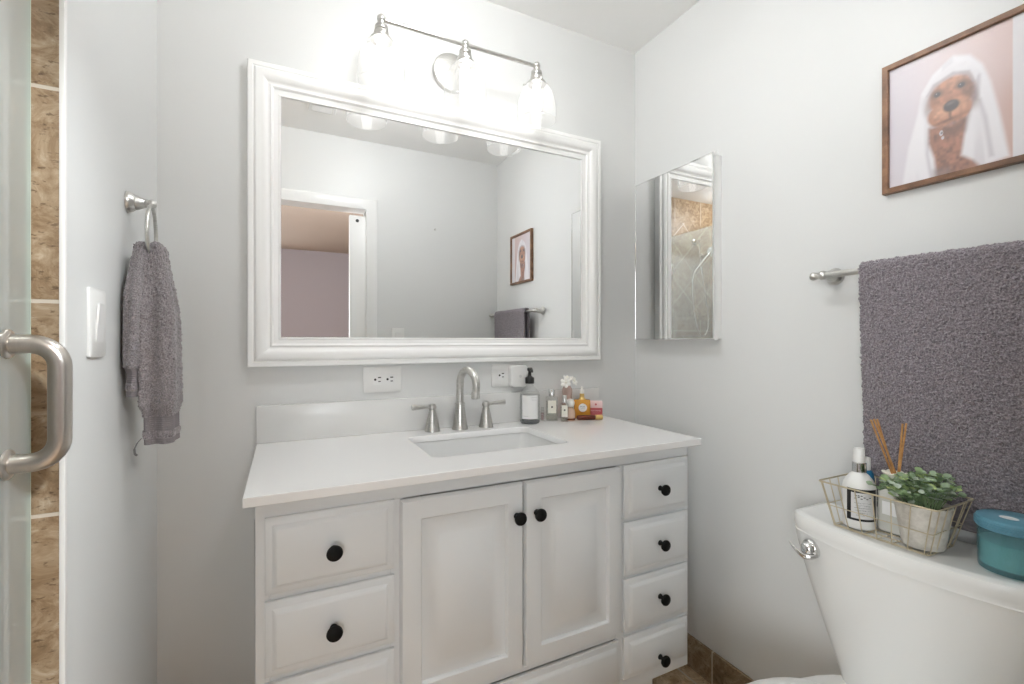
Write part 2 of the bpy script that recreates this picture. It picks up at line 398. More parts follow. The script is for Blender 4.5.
struct('wall_bedroom_far', mb, M['bedwall'], smooth=False)
mb = MB()
for a in ((-1.95, -1.9, .8, 2.2), (-.4, -.35, .8, 2.2), (-1.9, -.4, .8, .85), (-1.9, -.4, 2.15, 2.2), (-1.175, -1.125, .85, 2.15)): mb.box(a[0], a[1], BY0-.07, BY0-.02, a[2], a[3])
wn = struct('added_window_1', mb, M['trim'], smooth=False)  # unseen frame added to go with the far fill lamp
obj('added_window_pane', MB().box(-1.9, -.4, BY0-.048, BY0-.044, .85, 2.15), M['clear'], wn)
mb = MB(); mb.box(BX0, SX-.1, OY-.115, OY-.06, 0, 2.42); mb.box(W+.1, BX1, OY-.115, OY-.06, 0, 2.42); mb.box(SX-.1, W+.1, OY-.115, OY-.085, CH+.05, 2.42); mb.box(SX-.1, SX, OY-.115, OY, 0, CH)
struct('wall_bedroom_near', mb, M['bedwall'], smooth=False)

# ---------------------------------------------------------------- vanity cabinet
YF = -.482                    # face frame
VX0, VX1, VZ0, VZ1 = -.047, 1.095, .19, .855
van = thing('vanity_cabinet', 'white painted vanity cabinet with raised panel doors and black knobs under the sink', 'cabinet', ((VX0+VX1)/2, -.24, 0))
mb = MB()
mb.box(VX0, VX0+.018, YF+.02, -.003, VZ0, VZ1); mb.box(VX1-.018, VX1, YF+.02, -.003, VZ0, VZ1)
mb.box(VX0+.018, VX1-.018, YF+.02, -.003, VZ0, VZ0+.018); mb.box(VX0+.018, VX1-.018, -.012, -.003, VZ0+.018, VZ1)
obj('carcass', mb, M['vanity'], van, smooth=False)
# face frame
mb = MB()
mb.box(VX0, VX1, YF, YF+.02, VZ1-.034, VZ1)
mb.box(VX0, VX1, YF, YF+.02, VZ0, VZ0+.036)
for a, b in ((VX0, -.022), (.2085, .237), (.8215, .852), (1.077, VX1)): mb.box(a, b, YF, YF+.02, VZ0+.036, VZ1-.034)
mb.box(.237, .8215, YF, YF+.02, .344, .366)
for zz in (.667, .509, .351): mb.box(VX0+.025, .2085, YF, YF+.02, zz-.008, zz+.008); mb.box(.852, 1.077, YF, YF+.02, zz-.008, zz+.008)
obj('face_frame', mb, M['vanity'], van, smooth=False, bevel=.0012, seg=1)
obj('toe_kick', MB().box(VX0+.06, VX1-.06, YF+.085, YF+.1, .001, VZ0), M['vanity'], van)
def knob(parent, x, z, y):
    mb = MB(); mb.lathe([(.0075, 0), (.0075, .002), (.0052, .005), (.0050, .013), (.0095, .0165), (.0148, .0195), (.0158, .0235), (.0145, .0268), (.009, .029), (0, .0298)], (x, y, z), 24, (0, -1, 0))
    return obj('knob', mb, M['black'], parent)
def raised(mb, x0, x1, z0, z1, rings):
    R = [rect_ring(x0, x1, z0, z1, YF-h, d) for d, h in rings]
    mb.rings(R, True, True, True)
DR = [(0, .0005), (0, .008), (.003, .0105), (.0125, .0115), (.0140, .0125), (.0205, .0192), (.023, .0200)]
DO = [(0, .0005), (0, .012), (.004, .0175), (.012, .0195), (.043, .0195), (.046, .0165), (.0475, .0110), (.052, .0100), (.084, .0180), (.0865, .0198)]
def drawer(x0, x1, z0, z1, kz=None, kx=None):
    mb = MB(); raised(mb, x0, x1, z0, z1, DR)
    d = obj('drawer', mb, M['vanity'], van)
    if kz: knob(d, kx, kz, YF-.0198)
LZ = [(.674, .8225), (.515, .660), (.357, .502), (.228, .343)]
for (a, b), kz in zip(LZ, (.7455, .587, .429, .284)): drawer(-.031, .2165, a, b, kz, .0925)
for (a, b), kz in zip([(.672, .8205), (.515, .661), (.358, .504), (.228, .3445)], (.7455, .5895, .437, .2645)): drawer(.8445, 1.0845, a, b, kz, .965)
drawer(.229, .829, .228, .3425)
for x0, x1, kx in ((.229, .5272, .5065), (.5318, .829, .5615)):
    mb = MB(); raised(mb, x0, x1, .366, .8185, DO)
    d = obj('cabinet_door', mb, M['vanity'], van); knob(d, kx, .7425, YF-.0193)

# ---------------------------------------------------------------- countertop with sink cut-out
CZ0, CZ1, CX0, CX1, CY0 = .8555, .875, -.066, 1.116, -.515
SK = (.335, .737, -.387, -.112)
def grid_ring(x0, x1, y0, y1, z, hole):   # outer ring with the same count as the rounded hole ring
    out = []
    for x, y, _ in hole:
        cx, cy = (SK[0]+SK[1])/2, (SK[2]+SK[3])/2
        dx, dy = x-cx, y-cy
        t = min((x1-cx)/dx if dx > 1e-9 else ((x0-cx)/dx if dx < -1e-9 else 9e9), (y1-cy)/dy if dy > 1e-9 else ((y0-cy)/dy if dy < -1e-9 else 9e9))
        out.append((cx+dx*t, cy+dy*t, z))
    return out
hole = rrect(*SK, CZ1, .022, 5)
# snap the outermost samples to the corners
outer = grid_ring(CX0, CX1, CY0, 0-.0005, CZ1, hole)
for cxy in ((CX0, CY0), (CX1, CY0), (CX1, -.0005), (CX0, -.0005)):
    k = min(range(len(outer)), key=lambda i: (outer[i][0]-cxy[0])**2+(outer[i][1]-cxy[1])**2); outer[k] = (cxy[0], cxy[1], CZ1)
dn = lambda r, z: [(x, y, z) for x, y, _ in r]
mb = MB(); mb.rings([dn(hole, CZ0), dn(hole, CZ1-.002), [(x+(.0015 if x > .536 else -.0015), y+(.0015 if y > -.25 else -.0015), CZ1) for x, y, _ in hole], outer, dn(outer, CZ0), dn(hole, CZ0)], True)
top = obj('countertop', mb, M['quartz'], loc=(.52, -.25, CZ0), bevel=.0015, angle=60, seg=1)
tag(top, 'white quartz countertop with backsplash on the vanity cabinet', 'countertop')
obj('backsplash', MB().box(-.066, 1.118, -.0155, -.0006, CZ1+.0002, .981), M['splash'], top, bevel=.0015)
sink = thing('sink', 'white rectangular undermount sink set into the quartz countertop', 'sink', (.536, -.25, .72))
mb = MB(); x0, x1, y0, y1 = SK
R = [rrect(x0-.014, x1+.014, y0-.014, y1+.014, CZ0-.001, .03), rrect(x0-.004, x1+.004, y0-.004, y1+.004, CZ0-.001, .026), rrect(x0+.000, x1-.000, y0+.000, y1-.000, CZ0-.012, .026),
     rrect(x0+.012, x1-.012, y0+.012, y1-.012, .77, .035), rrect(x0+.03, x1-.03, y0+.028, y1-.028, .742, .045), rrect(x0+.07, x1-.07, y0+.06, y1-.06, .733, .05), rrect(.5, .572, -.286, -.214, .728, .03)]
mb.rings(R, True, False, True)
R2 = [rrect(x0-.014, x1+.014, y0-.014, y1+.014, CZ0-.001, .03), rrect(x0-.012, x1+.012, y0-.012, y1+.012, .76, .04), rrect(x0+.03, x1-.03, y0+.03, y1-.03, .72, .05)]
mb.rings(R2, True, False, True)
obj('basin', mb, M['basin'], sink)
obj('drain', MB().lathe([(0, 0), (.022, 0), (.022, .004), (.016, .005), (.014, .002), (0, .003)], (.536, -.25, .7285), 24), M['nickel'], sink)

# ---------------------------------------------------------------- faucet
fx, fy = .524, -.055
fau = thing('faucet', 'brushed nickel widespread faucet with arched spout and two lever handles', 'faucet', (fx, fy, CZ1))
hexp = [(.0275, 0), (.0275, .004), (.0255, .008), (.0235, .018), (.0155, .078), (.0150, .082), (.0165, .083), (.0165, .086), (.0135, .088)]
def base(parent, x, y, prof, name='base'):
    mb = MB(); mb.lathe(prof, (x, y, CZ1+.0003), 10); return obj(name, mb, M['nickel'], parent)
base(fau, fx, fy, hexp, 'spout_base')
pts = [(fx, fy, CZ1+.085)]
for k in range(5): pts.append((fx, fy, CZ1+.095+.035*k/4+.0))
cz, rad = CZ1+.148, .047
dirx, diry = .22, -.975       # the spout points a little toward the right of the room
for k in range(1, 17):
    a = PI-(PI+.10)*k/16
    d = rad+rad*math.cos(a)
    pts.append((fx+dirx*d, fy+diry*d, cz+rad*math.sin(a)*1.02))
d = 2*rad; pts.append((fx+dirx*(d-.003), fy+diry*(d-.003), cz-.028))
rr = [.0125]*3+[.0122]*(len(pts)-4)+[.0112]
mb = MB(); mb.tube(pts, rr[:len(pts)], 20)
sp = obj('spout', mb, M['nickel'], fau)
e = Vector(pts[-1]); mb = MB(); mb.lathe([(.0122, .010), (.0138, .006), (.0138, -.010), (.0128, -.0125), (.009, -.0125), (.009, -.008), (0, -.008)], e, 20, (0, 0, 1)); obj('aerator', mb, M['nickel'], sp)
hp = [(.0255, 0), (.0255, .003), (.0238, .007), (.0222, .014), (.0128, .060), (.0125, .062), (.0105, .066), (.0105, .070), (.0135, .072), (.0140, .078), (.0115, .084), (.006, .087), (0, .088)]
for hx, hy, s in ((.432, -.05, -1), (.615, -.06, 1)):
    h = base(fau, hx, hy, hp, 'handle')
    mb = MB(); n0 = mb.mark()
    R = []
    for t, w, th in ((0, .0055, .0055), (.012, .0048, .0048), (.03, .0052, .0055), (.055, .0065, .0078), (.068, .0072, .0088), (.0705, .0066, .0080)):
        R.append([(s*t*.985, -.16*t*(1 if s < 0 else .3)+w*math.cos(2*PI*k/12), .0775+.05*t*(1 if t < .04 else .9)+th*math.sin(2*PI*k/12)) for k in range(12)])
    mb.rings(R, True, True, True); mb.xf(n0, Matrix.Translation((hx, hy, CZ1))); obj('lever', mb, M['nickel'], h)

# ---------------------------------------------------------------- framed wall mirror
MX0, MX1, MZ0, MZ1 = -.087, 1.117, 1.092, 1.9475
mir = thing('wall_mirror', 'large white framed mirror on the wall above the sink', 'mirror', ((MX0+MX1)/2, -.02, MZ0))
prof = [(0, .0015), (0, .0265), (.0025, .0295), (.0125, .0295), (.0145, .0265), (.0165, .0265), (.0185, .0315), (.022, .034), (.028, .035), (.036, .0335), (.047, .024), (.053, .0185), (.0555, .0182), (.057, .0215), (.060, .0225), (.063, .0205), (.065, .017), (.0765, .0135), (.0785, .0155), (.0815, .0155), (.0835, .0125), (.0835, .0015)]
mb = MB(); mb.rings([rect_ring(MX0, MX1, MZ0, MZ1, -h, d) for d, h in prof]+[rect_ring(MX0, MX1, MZ0, MZ1, -.0015, 0)], True)
obj('mirror_frame', mb, M['frame'], mir)
obj('mirror_glass', MB().box(MX0+.08, MX1-.08, -.0115, -.006, MZ0+.08, MZ1-.08), M['mirror'], mir, smooth=False)

# ---------------------------------------------------------------- three-light vanity fixture
LY, BZ = -.14, 2.088
LXS = (.2545, .5105, .7655)
van_l = thing('vanity_light', 'brushed nickel vanity light with three lit glass dome shades above the mirror', 'wall lamp', (.5105, -.01, 2.07))
obj('back_plate', MB().lathe([(.064, .0005), (.064, .012), (.061, .0165), (.052, .019), (.03, .020), (0, .0205)], (.5105, 0, 2.068), 40, (0, -1, 0)), M['nickel'], van_l)
mb = MB(); P = [(.5105, -.016, 2.068)]+[(.5105, -.016-.124*math.sin(a*PI/2/8), 2.068+.02*(1-math.cos(a*PI/2/8))) for a in range(1, 9)]
mb.tube(P, .008, 14); mb.lathe([(.012, 0), (.012, .006), (.008, .010)], (.5105, -.018, 2.068), 20, (0, -1, 0)); obj('arm', mb, M['nickel'], van_l)
mb = MB(); mb.tube([(LXS[0], LY, BZ), (LXS[2], LY, BZ)], .0058, 14); obj('cross_bar', mb, M['nickel'], van_l)
for lx in LXS:
    mb = MB()
    mb.sphere((lx, LY, BZ+.002), .0125, 18)
    mb.lathe([(.0105, -.006), (.0105, -.014), (.017, -.018), (.0185, -.022), (.0185, -.030), (.016, -.033), (.0205, -.036), (.0215, -.042), (.0205, -.047), (.0215, -.050), (.030, -.055), (.032, -.058), (.032, -.062), (.020, -.062), (.014, -.055)], (lx, LY, BZ), 28)
    for k in range(3):
        a = 2*PI*k/3+.4; mb.tube([(lx+.029*math.cos(a), LY+.029*math.sin(a), BZ-.058), (lx+.041*math.cos(a), LY+.041*math.sin(a), BZ-.058)], .0028, 8); mb.sphere((lx+.042*math.cos(a), LY+.042*math.sin(a), BZ-.058), .0045, 8)
    so = obj('lamp_socket', mb, M['nickel'], van_l)
    mb = MB(); mb.lathe([(.028, -.0605), (.037, -.066), (.046, -.077), (.054, -.092), (.0605, -.110), (.0648, -.130), (.0665, -.150), (.0662, -.168), (.0640, -.183), (.0652, -.184), (.0658, -.1825)], (lx, LY, BZ), 48, caps=False)
    obj('glass_shade', mb, M['shade'], so)
    mb = MB(); mb.lathe([(.011, -.064), (.011, -.074), (.0155, -.084), (.0165, -.100), (.0165, -.132), (.014, -.148), (.008, -.157), (0, -.159)], (lx, LY, BZ), 24)
    obj('bulb', mb, M['bulb'], so)

# globes added out of view to brighten the room: bathroom, shower, bedroom
def added_globe(label, x, y, z, r, drop, mat):
    t = thing('added_globe', label, 'added fill lamp', (x, y, z))
    obj('added_canopy', MB().lathe([(r*.8, -.0005), (r*.8, -.008), (r*.55, -.016), (.012, -.018), (.012, -drop+r*.8), (r*.5, -drop+r*.9), (r*.5, -drop+r*.84)], (x, y, z), 40), M['nickel'], t)
    mb = MB(); mb.sphere((x, y, z-drop), r, 40); obj('fill_globe', mb, mat, t)
added_globe('added opal globe fill light over the bathroom floor', .42, -.66, CH, .075, .095, emit('fill_bath_glow', (.98, .99, 1), FILL_BATH))
added_globe('small added opal globe fill light inside the tiled shower', -.78, -.95, CH, .07, .12, emit('fill_shower_glow', (.97, .99, 1), FILL_SHOWER))
added_globe('added opal globe fill light in the bedroom outside the doorway', .85, -2.35, 2.42, .10, .13, emit('fill_bedroom_glow', (.92, .97, 1), FILL_BED))

# ---------------------------------------------------------------- medicine cabinet (recessed, mirrored door)
mc = thing('medicine_cabinet', 'mirrored medicine cabinet with a thin metal edge on the right wall', 'cabinet', (W, -.215, 1.17))
y0, y1, z0, z1, xf = -.4276, -.051, 1.1695, 1.787, 1.268
obj('cabinet_body', MB().box(xf+.006, W-.0005, y0+.004, y1-.004, z0+.003, z1-.003), M['trim'], mc, smooth=False, bevel=.001)
R = []
for d, h in ((0, -.0055), (0, .0), (.001, .0015), (.0035, .0015), (.0045, .0004), (.0045, -.0055)):
    R.append([(xf-h, y1-d, z0+d), (xf-h, y0+d, z0+d), (xf-h, y0+d, z1-d), (xf-h, y1-d, z1-d)])
mb = MB(); mb.rings(R+[R[0]], True)
md = obj('mirror_door', mb, M['chrome'], mc)
obj('door_glass', MB().box(xf, xf+.005, y0+.0043, y1-.0043, z0+.0043, z1-.0043), M['mirror'], md, smooth=False)
for zz in (z1-.004, z0+.004): obj('hinge', MB().box(xf+.004, xf+.018, y0-.005, y0+.001, zz-.006, zz+.006), M['whitepl'], mc, bevel=.001)

# ---------------------------------------------------------------- wall plates
def plate(name, label, x0, x1, z0, z1):
    t = thing(name, label, 'outlet', ((x0+x1)/2, 0, (z0+z1)/2))
    R = [rrect(x0, x1, z0, z1, 0, .004, 3), rrect(x0, x1, z0, z1, .004, .004, 3), rrect(x0+.003, x1-.003, z0+.003, z1-.003, .006, .004, 3)]
    mb = MB(); mb.rings([[(a, -.0006-c, b) for a, b, c in r] for r in R], True, True, True); obj('cover_plate', mb, M['whitepl'], t)
    return t
def sockets(t, cx, cz, both=True):
    w = .0335
    R = [rrect(cx-w, cx+w, cz-.0165, cz+.0165, .0062, .002, 2), rrect(cx-w, cx+w, cz-.0165, cz+.0165, .0078, .002, 2)]
    mb = MB(); mb.rings([[(a, -c, b) for a, b, c in r] for r in R], True, True, True); f = obj('receptacle_face', mb, M['trim'], t)
    mb = MB()
    for ox in ((-.020, .018) if both else (-.020,)):
        mb.box(cx+ox+.002, cx+ox+.0112, -.0083, -.0077, cz+.0045, cz+.0078); mb.box(cx+ox+.003, cx+ox+.0102, -.0083, -.0077, cz-.0074, cz-.0045)
        mb.lathe([(.0036, 0), (.0036, .0006), (0, .0006)], (cx+ox-.0065, -.0077, cz), 12, (0, -1, 0))
    obj('slots', mb, M['slot'], f)
o1 = plate('wall_outlet', 'white horizontal duplex outlet under the mirror left of the faucet', .225, .343, 1.003, 1.0835); sockets(o1, .287, 1.0435)
o2 = plate('wall_outlet', 'white horizontal outlet under the mirror behind the soap, a charger plugged in', .661, .779, 1.002, 1.0825); sockets(o2, .716, 1.043, True)
ch = thing('usb_charger', 'white rounded square plug-in charger in the right-hand outlet', 'charger', (.765, -.008, 1.036))
R = [rrect(.723, .791, 1.000, 1.078, d, .013, 5) for d in (.0087, .028)]+[rrect(.7255, .7885, 1.0025, 1.0755, .0315, .012, 5), rrect(.731, .783, 1.008, 1.070, .0325, .010, 5)]
mb = MB(); mb.rings([[(a, -c, b) for a, b, c in r] for r in R], True, True, True); obj('charger_body', mb, M['whitepl'], ch)
obj('status_mark', MB().lathe([(.0055, 0), (.0055, .0004), (0, .0004)], (.760, -.0325, 1.039), 16, (0, -1, 0)), M['labelgrey'], ch)
# light switches
def switch(name, label, P):       # P maps (u along wall, out, z)
    t = thing(name, label, 'light switch', P(0, 0, 0))
    mb = MB(); mb.rings([[P(a, c, b) for a, b, c in r] for r in (rrect(-.0385, .0385, -.0595, .0595, .0006, .004, 3), rrect(-.0385, .0385, -.0595, .0595, .0045, .004, 3), rrect(-.035, .035, -.056, .056, .0065, .004, 3))], True, True, True)
    obj('cover_plate', mb, M['whitepl'], t)
    mb = MB(); mb.rings([[P(a, c+(.0025*b/.033), b) for a, b, c in r] for r in (rrect(-.0165, .0165, -.033, .033, .0066, .0015, 2), rrect(-.0165, .0165, -.033, .033, .0098, .0015, 2))], True, True, True)
    obj('rocker', mb, M['trim'], t)
switch('light_switch', 'white rocker light switch on the left wall beside the shower', lambda u, d, z: (LW+d, -.452+u, 1.1965+z))
switch('light_switch', 'white rocker light switch seen only in the mirror, beside the doorway', lambda u, d, z: (.638-u, OY+d, 1.185+z))

# ---------------------------------------------------------------- towel ring and hand towel
rx, ry, rz = -.252, -.263, 1.4585
tr = thing('towel_ring', 'brushed nickel towel ring on the left wall holding a hand towel', 'towel ring', (LW, ry, rz))
mb = MB(); mb.lathe([(.0225, .0005), (.0225, .004), (.0205, .008), (.0165, .014), (.0150, .0155), (.0155, .0165), (.0150, .018), (.0105, .028), (.0085, .031), (.0095, .0325), (.0095, .035), (.0065, .037)], (LW, ry, rz), 28, (1, 0, 0)); mb.sphere((rx, ry, rz), .0095, 16)
obj('wall_post', mb, M['nickel'], tr)
RR = .057; rcz = rz-.0115-RR+.006
mb = MB(); mb.tube([(rx-.065*RR*math.sin(a), ry+RR*math.sin(a), rcz+RR*math.cos(a)) for a in [2*PI*k/48 for k in range(48)]], .0038, 12, True)
obj('ring', mb, M['nickel'], tr)

def fuzz(P, amp, seed, mask=None, chunk=None):
    """push a grid of points P[nu,nv,3] along its normals by terry-loop noise"""
    rng = np.random.RandomState(seed)
    du = np.gradient(P, axis=0); dv = np.gradient(P, axis=1); N = np.cross(du, dv); N /= (np.linalg.norm(N, axis=2, keepdims=True)+1e-9)
    n = rng.randn(*P.shape[:2]); n = n*.75+.5*(np.roll(n, 1, 0)+np.roll(n, 1, 1))*.6
    c = rng.randn(*P.shape[:2])
    for _ in range(3): c = (c+np.roll(c, 1, 0)+np.roll(c, 1, 1)+np.roll(c, -1, 0)+np.roll(c, -1, 1))/5
    c /= c.std()
    h = amp*(n*.72+c*.2)
    if mask is not None: h = h*mask
    j = rng.randn(*P.shape)*amp*.25
    if mask is not None: j = j*mask[..., None]
    return P+N*h[..., None]+j
def grid_mb(P, closed_u=False, closed_v=False, mb=None):
    mb = mb or MB(); nu, nv = P.shape[:2]; fs = []
    for i in range(nu if closed_u else nu-1):
        for k in range(nv if closed_v else nv-1):
            a, b = (i+1) % nu, (k+1) % nv
            fs.append((i*nv+k, a*nv+k, a*nv+b, i*nv+b))
    mb.add(P.reshape(-1, 3).tolist(), fs); return mb
def smoothstep(a, b, x): t = np.clip((x-a)/(b-a), 0, 1); return t*t*(3-2*t)
ht_lab = 'grey terry hand towel hanging through the towel ring'
def hang(ztop, zbot, cx, cy, wx, wy, seed, nth=120, nz=190, lean=0.0, phase=0):
    z = np.linspace(ztop, zbot, nz); th = np.linspace(0, 2*PI, nth, endpoint=False)
    t = (ztop-z)/(ztop-zbot)
    op = smoothstep(-.03, .42, t)
    rx_ = .014+(wx-.014)*op; ry_ = .034+(wy-.034)*op
    pin = smoothstep(.80, .86, t)*.16
    rx_ = rx_*(1-pin); ry_ = ry_*(1-pin)
    capt = np.sqrt(np.clip(1-(1-np.clip(t/.045, 0, 1))**2, 0.001, 1)); rx_ = rx_*capt; ry_ = ry_*(.4+.6*capt)
    Z, T = np.meshgrid(z, th, indexing='ij'); tt = (ztop-Z)/(ztop-zbot)
    fold = 1+(.10*np.cos(3*T+phase)+.09*np.cos(5*T+2*phase+1.2*tt)+.05*np.cos(8*T-phase))*smoothstep(0, .3, tt)
    X = cx+lean*tt+rx_[:, None]*np.sign(np.cos(T))*np.abs(np.cos(T))**.8*fold
    Y = cy+ry_[:, None]*np.sign(np.sin(T))*np.abs(np.sin(T))**.8*fold
    return np.stack([X, Y, Z], 2), tt
def towel_half(ztop, zbot, cx, cy, wx, wy, seed, mb, bandmb, lean, phase):
    P, tt = hang(ztop, zbot, cx, cy, wx, wy, seed, lean=lean, phase=phase)
    ht = ztop-zbot
    d = (1-tt)*ht                                     # height above the hem
    inband = ((d > .026) & (d < .058)) | (d < .012)
    m = np.where(inband, .0, 1.0)
    P2 = P.copy(); c = P.mean(1, keepdims=True); P2 = np.where(inband[..., None], c+(P-c)*np.array([.93, .96, 1]), P)
    Q = fuzz(P2, .0013, seed, m)
    # the wall keeps the back half out
    Q[..., 0] = np.maximum(Q[..., 0], LW+.0015)
    grid_mb(Q, False, True, mb)
    n0 = len(mb.v); nth = P.shape[1]
    last = Q[-1]; mb.add([tuple(last.mean(0)+np.array([0, 0, .003]))]+[tuple(p) for p in last], [(0, 1+i, 1+(i+1) % nth) for i in range(nth)])
    # woven bands as fine ribs
    for a, b in ((.027, .057), (.0, .0115)):
        nz = 46 if b > .02 else 16
        dd = np.linspace(a, b, nz); rows = []
        for q in dd:
            k = (1-q/ht)*(P.shape[0]-1); k0 = int(min(k, P.shape[0]-2)); f = k-k0
            r = P[k0]*(1-f)+P[k0+1]*f; cc = r.mean(0); rib = .955+.012*math.sin(q*2*PI/.0042)
            r = cc+(r-cc)*np.array([rib, rib+.015, 1]); r[:, 0] = np.maximum(r[:, 0], LW+.001); rows.append(r)
        grid_mb(np.array(rows), False, True, bandmb)
mb = MB(); bmb = MB()
towel_half(1.372, 1.052, -.262, -.275, .0235, .062, 3, mb, bmb, -.006, .4)
towel_half(1.375, .951, -.240, -.268, .034, .062, 5, mb, bmb, .008, 1.9)
ht = obj('hand_towel', mb, M['terry2'], loc=(-.245, -.268, 1.37)); tag(ht, ht_lab, 'towel')
obj('woven_band', bmb, M['band'], ht)
mb = MB(); pts = [(-.262, -.30, .963), (-.268, -.305, .955), (-.272, -.308, .944), (-.271, -.309, .934), (-.2675, -.308, .930)]
R = [[(p[0], p[1]-.006, p[2]), (p[0]+.001, p[1]-.006, p[2]), (p[0]+.001, p[1]+.006, p[2]), (p[0], p[1]+.006, p[2])] for p in pts]
mb.rings(R, True, True, True); obj('care_tag', mb, simple('grey_ribbon', lin(120, 118, 118), .6), ht)

# ---------------------------------------------------------------- towel bar and bath towel
bx, bz = W-.056, 1.335
tb = thing('towel_bar', 'brushed nickel towel bar on the right wall above the toilet', 'towel bar', (W, -1.06, bz))
for py in (-.779, -1.362):
    mb = MB(); mb.lathe([(.0225, .0005), (.0225, .004), (.0205, .008), (.0165, .014), (.0150, .0155), (.0155, .0165), (.0150, .018), (.0110, .040), (.0095, .043), (.0105, .045), (.0105, .050)], (W, py, bz), 28, (-1, 0, 0))
    mb.sphere((bx, py, bz), .0125, 18)
    s = 1 if py > -1 else -1
    mb.lathe([(.0095, .004), (.0085, .016), (.010, .018), (.0112, .024), (.009, .029), (0, .031)], (bx, py, bz), 20, (0, s, 0))
    obj('wall_post', mb, M['nickel'], tb)
obj('rod', MB().tube([(bx, -.779, bz), (bx, -1.362, bz)], .0082, 18), M['nickel'], tb)

# towel: an upside-down U over the rod, folded double
TY0, TY1, TH = -.870, -1.285, .0058
sp_ = .0024
zb_f, zb_b = .782, .90
rc = .0142                                    # radius of the bend (centre line)
path = []
for z in np.arange(zb_b, bz, sp_*1.4): path.append((bx+rc, z, 1, 0))
for a in np.linspace(0, PI, 26)[1:-1]: path.append((bx+rc*math.cos(a), bz+rc*math.sin(a), math.cos(a), math.sin(a)))
for z in np.arange(bz, zb_f, -sp_): path.append((bx-rc, z, -1, 0))
path = np.array(path); ny = int((TY0-TY1)/sp_); ys = np.linspace(TY0, TY1, ny)
cxp, czp, nx, nz_ = path.T
drop = np.clip((bz-czp)/.55, 0, 1)
edge = np.minimum(np.abs(ys-TY0), np.abs(ys-TY1)); hh = TH*np.sqrt(np.clip(1-(1-np.clip(edge/TH, 0, 1))**2, .0, 1))+.0004
lobe = .0062*np.sin(ys*26+.6)+.0058*np.sin(ys*47+2.0)+.003*np.sin(ys*88)
front = (nx < -.2)*1.0
def towel_side(sgn):
    off = sgn*hh[None, :]
    und = lobe[None, :]*(drop*front)[:, None]
    X = cxp[:, None]+nx[:, None]*off-.6*und+.006*(drop*front)[:, None]
    Z = czp[:, None]+nz_[:, None]*off+0*ys[None, :]
    Y = ys[None, :]+0*cxp[:, None]
    Y = Y+(-.010*drop*front)[:, None]*(1-smoothstep(0, .12, TY0-ys))[None, :]
    return np.stack([X, Y, Z], 2)
A = fuzz(towel_side(1), .0017, 21); Bk = fuzz(towel_side(-1)[::3], .001, 22)
hem = (path[:, 1] < zb_f+.030) & (path[:, 0] < bx)
mb = MB(); grid_mb(A, mb=mb); mb2 = grid_mb(Bk[:, ::-1], mb=mb)
# close the two hems
for z_, side in ((0, 0), (-1, -1)):
    a = A[z_]; b = towel_side(-1)[z_]; mb.rings([[tuple(p) for p in a], [tuple(p) for p in b]], False)
bt = obj('bath_towel', mb, M['terry'], loc=(bx, -1.07, bz)); tag(bt, 'dark grey terry bath towel folded over the towel bar', 'towel')
# flat woven band near the hem
zz = np.linspace(zb_f-.001, zb_f+.038, 40); ribs = .0022+.0006*np.sin((zz-zb_f)*2*PI/.006)
fr = towel_side(1)[-1]; R = []
for z, r in zip(zz, ribs): R.append([(p[0]-r-.002, p[1], z) for p in fr[::3]])
mb = MB(); mb.rings(R, False); obj('woven_band', mb, M['band'], bt)

# ---------------------------------------------------------------- framed dog portrait
py0, py1, pz0, pz1 = -.893, -1.168, 1.517, 1.823
pf = thing('picture_frame', 'wood framed photo of a curly dog wrapped in a white towel on the right wall', 'picture', (W, -1.03, pz0))
R = []
for d, h in ((0, .001), (0, .0165), (.001, .0175), (.0115, .0175), (.0125, .0165), (.0125, .001)):
    R.append([(W-h, py0-d, pz0+d), (W-h, py1+d, pz0+d), (W-h, py1+d, pz1-d), (W-h, py0-d, pz1-d)])
mb = MB(); mb.rings(R+[R[0]], True); obj('wood_frame', mb, M['walnut'], pf)
NU, NV = 200, 224
U, V = np.meshgrid(np.linspace(0, 1, NU), np.linspace(0, 1, NV), indexing='ij')
def blob(cx, cy, rx_, ry_, rot=0, soft=.12):
    c, s = math.cos(rot), math.sin(rot); dx, dy = U-cx, (V-cy)*1.12
    a, b = (dx*c+dy*s)/rx_, (-dx*s+dy*c)/(ry_*1.12)
    return 1-smoothstep(1-soft, 1+soft, np.sqrt(a*a+b*b))
def poly(pts, soft=.012):
    inside = np.zeros_like(U, bool); n = len(pts); dist = np.full_like(U, 9.)
    for i in range(n):
        (x0, y0), (x1, y1) = pts[i], pts[(i+1) % n]
        cond = ((y0 > V) != (y1 > V)); xx = (x1-x0)*(V-y0)/((y1-y0) if abs(y1-y0) > 1e-9 else 1e-9)+x0
        inside ^= cond & (U < xx)
        t = np.clip(((U-x0)*(x1-x0)+(V-y0)*(y1-y0))/((x1-x0)**2+(y1-y0)**2+1e-12), 0, 1)
        dist = np.minimum(dist, np.hypot(U-x0-t*(x1-x0), V-y0-t*(y1-y0)))
    return smoothstep(-soft, soft, np.where(inside, dist, -dist))
def vnoise(nx_, ny_, seed):
    g = np.random.RandomState(seed).rand(nx_+2, ny_+2); x = U*nx_; y = V*ny_; i = x.astype(int); j = y.astype(int); fx_ = x-i; fy_ = y-j
    fx_ = fx_*fx_*(3-2*fx_); fy_ = fy_*fy_*(3-2*fy_)
    return g[i, j]*(1-fx_)*(1-fy_)+g[i+1, j]*fx_*(1-fy_)+g[i, j+1]*(1-fx_)*fy_+g[i+1, j+1]*fx_*fy_
c3 = lambda r, g, b: np.array(lin(r, g, b)[:3])
def mix(img, col, m): return img*(1-m[..., None])+np.asarray(col)*m[..., None]
bgL, bgR = c3(214, 208, 214), c3(210, 184, 178)
img = bgL+(bgR-bgL)*smoothstep(.1, .85, U*.8+.25*(V-.3))[..., None]
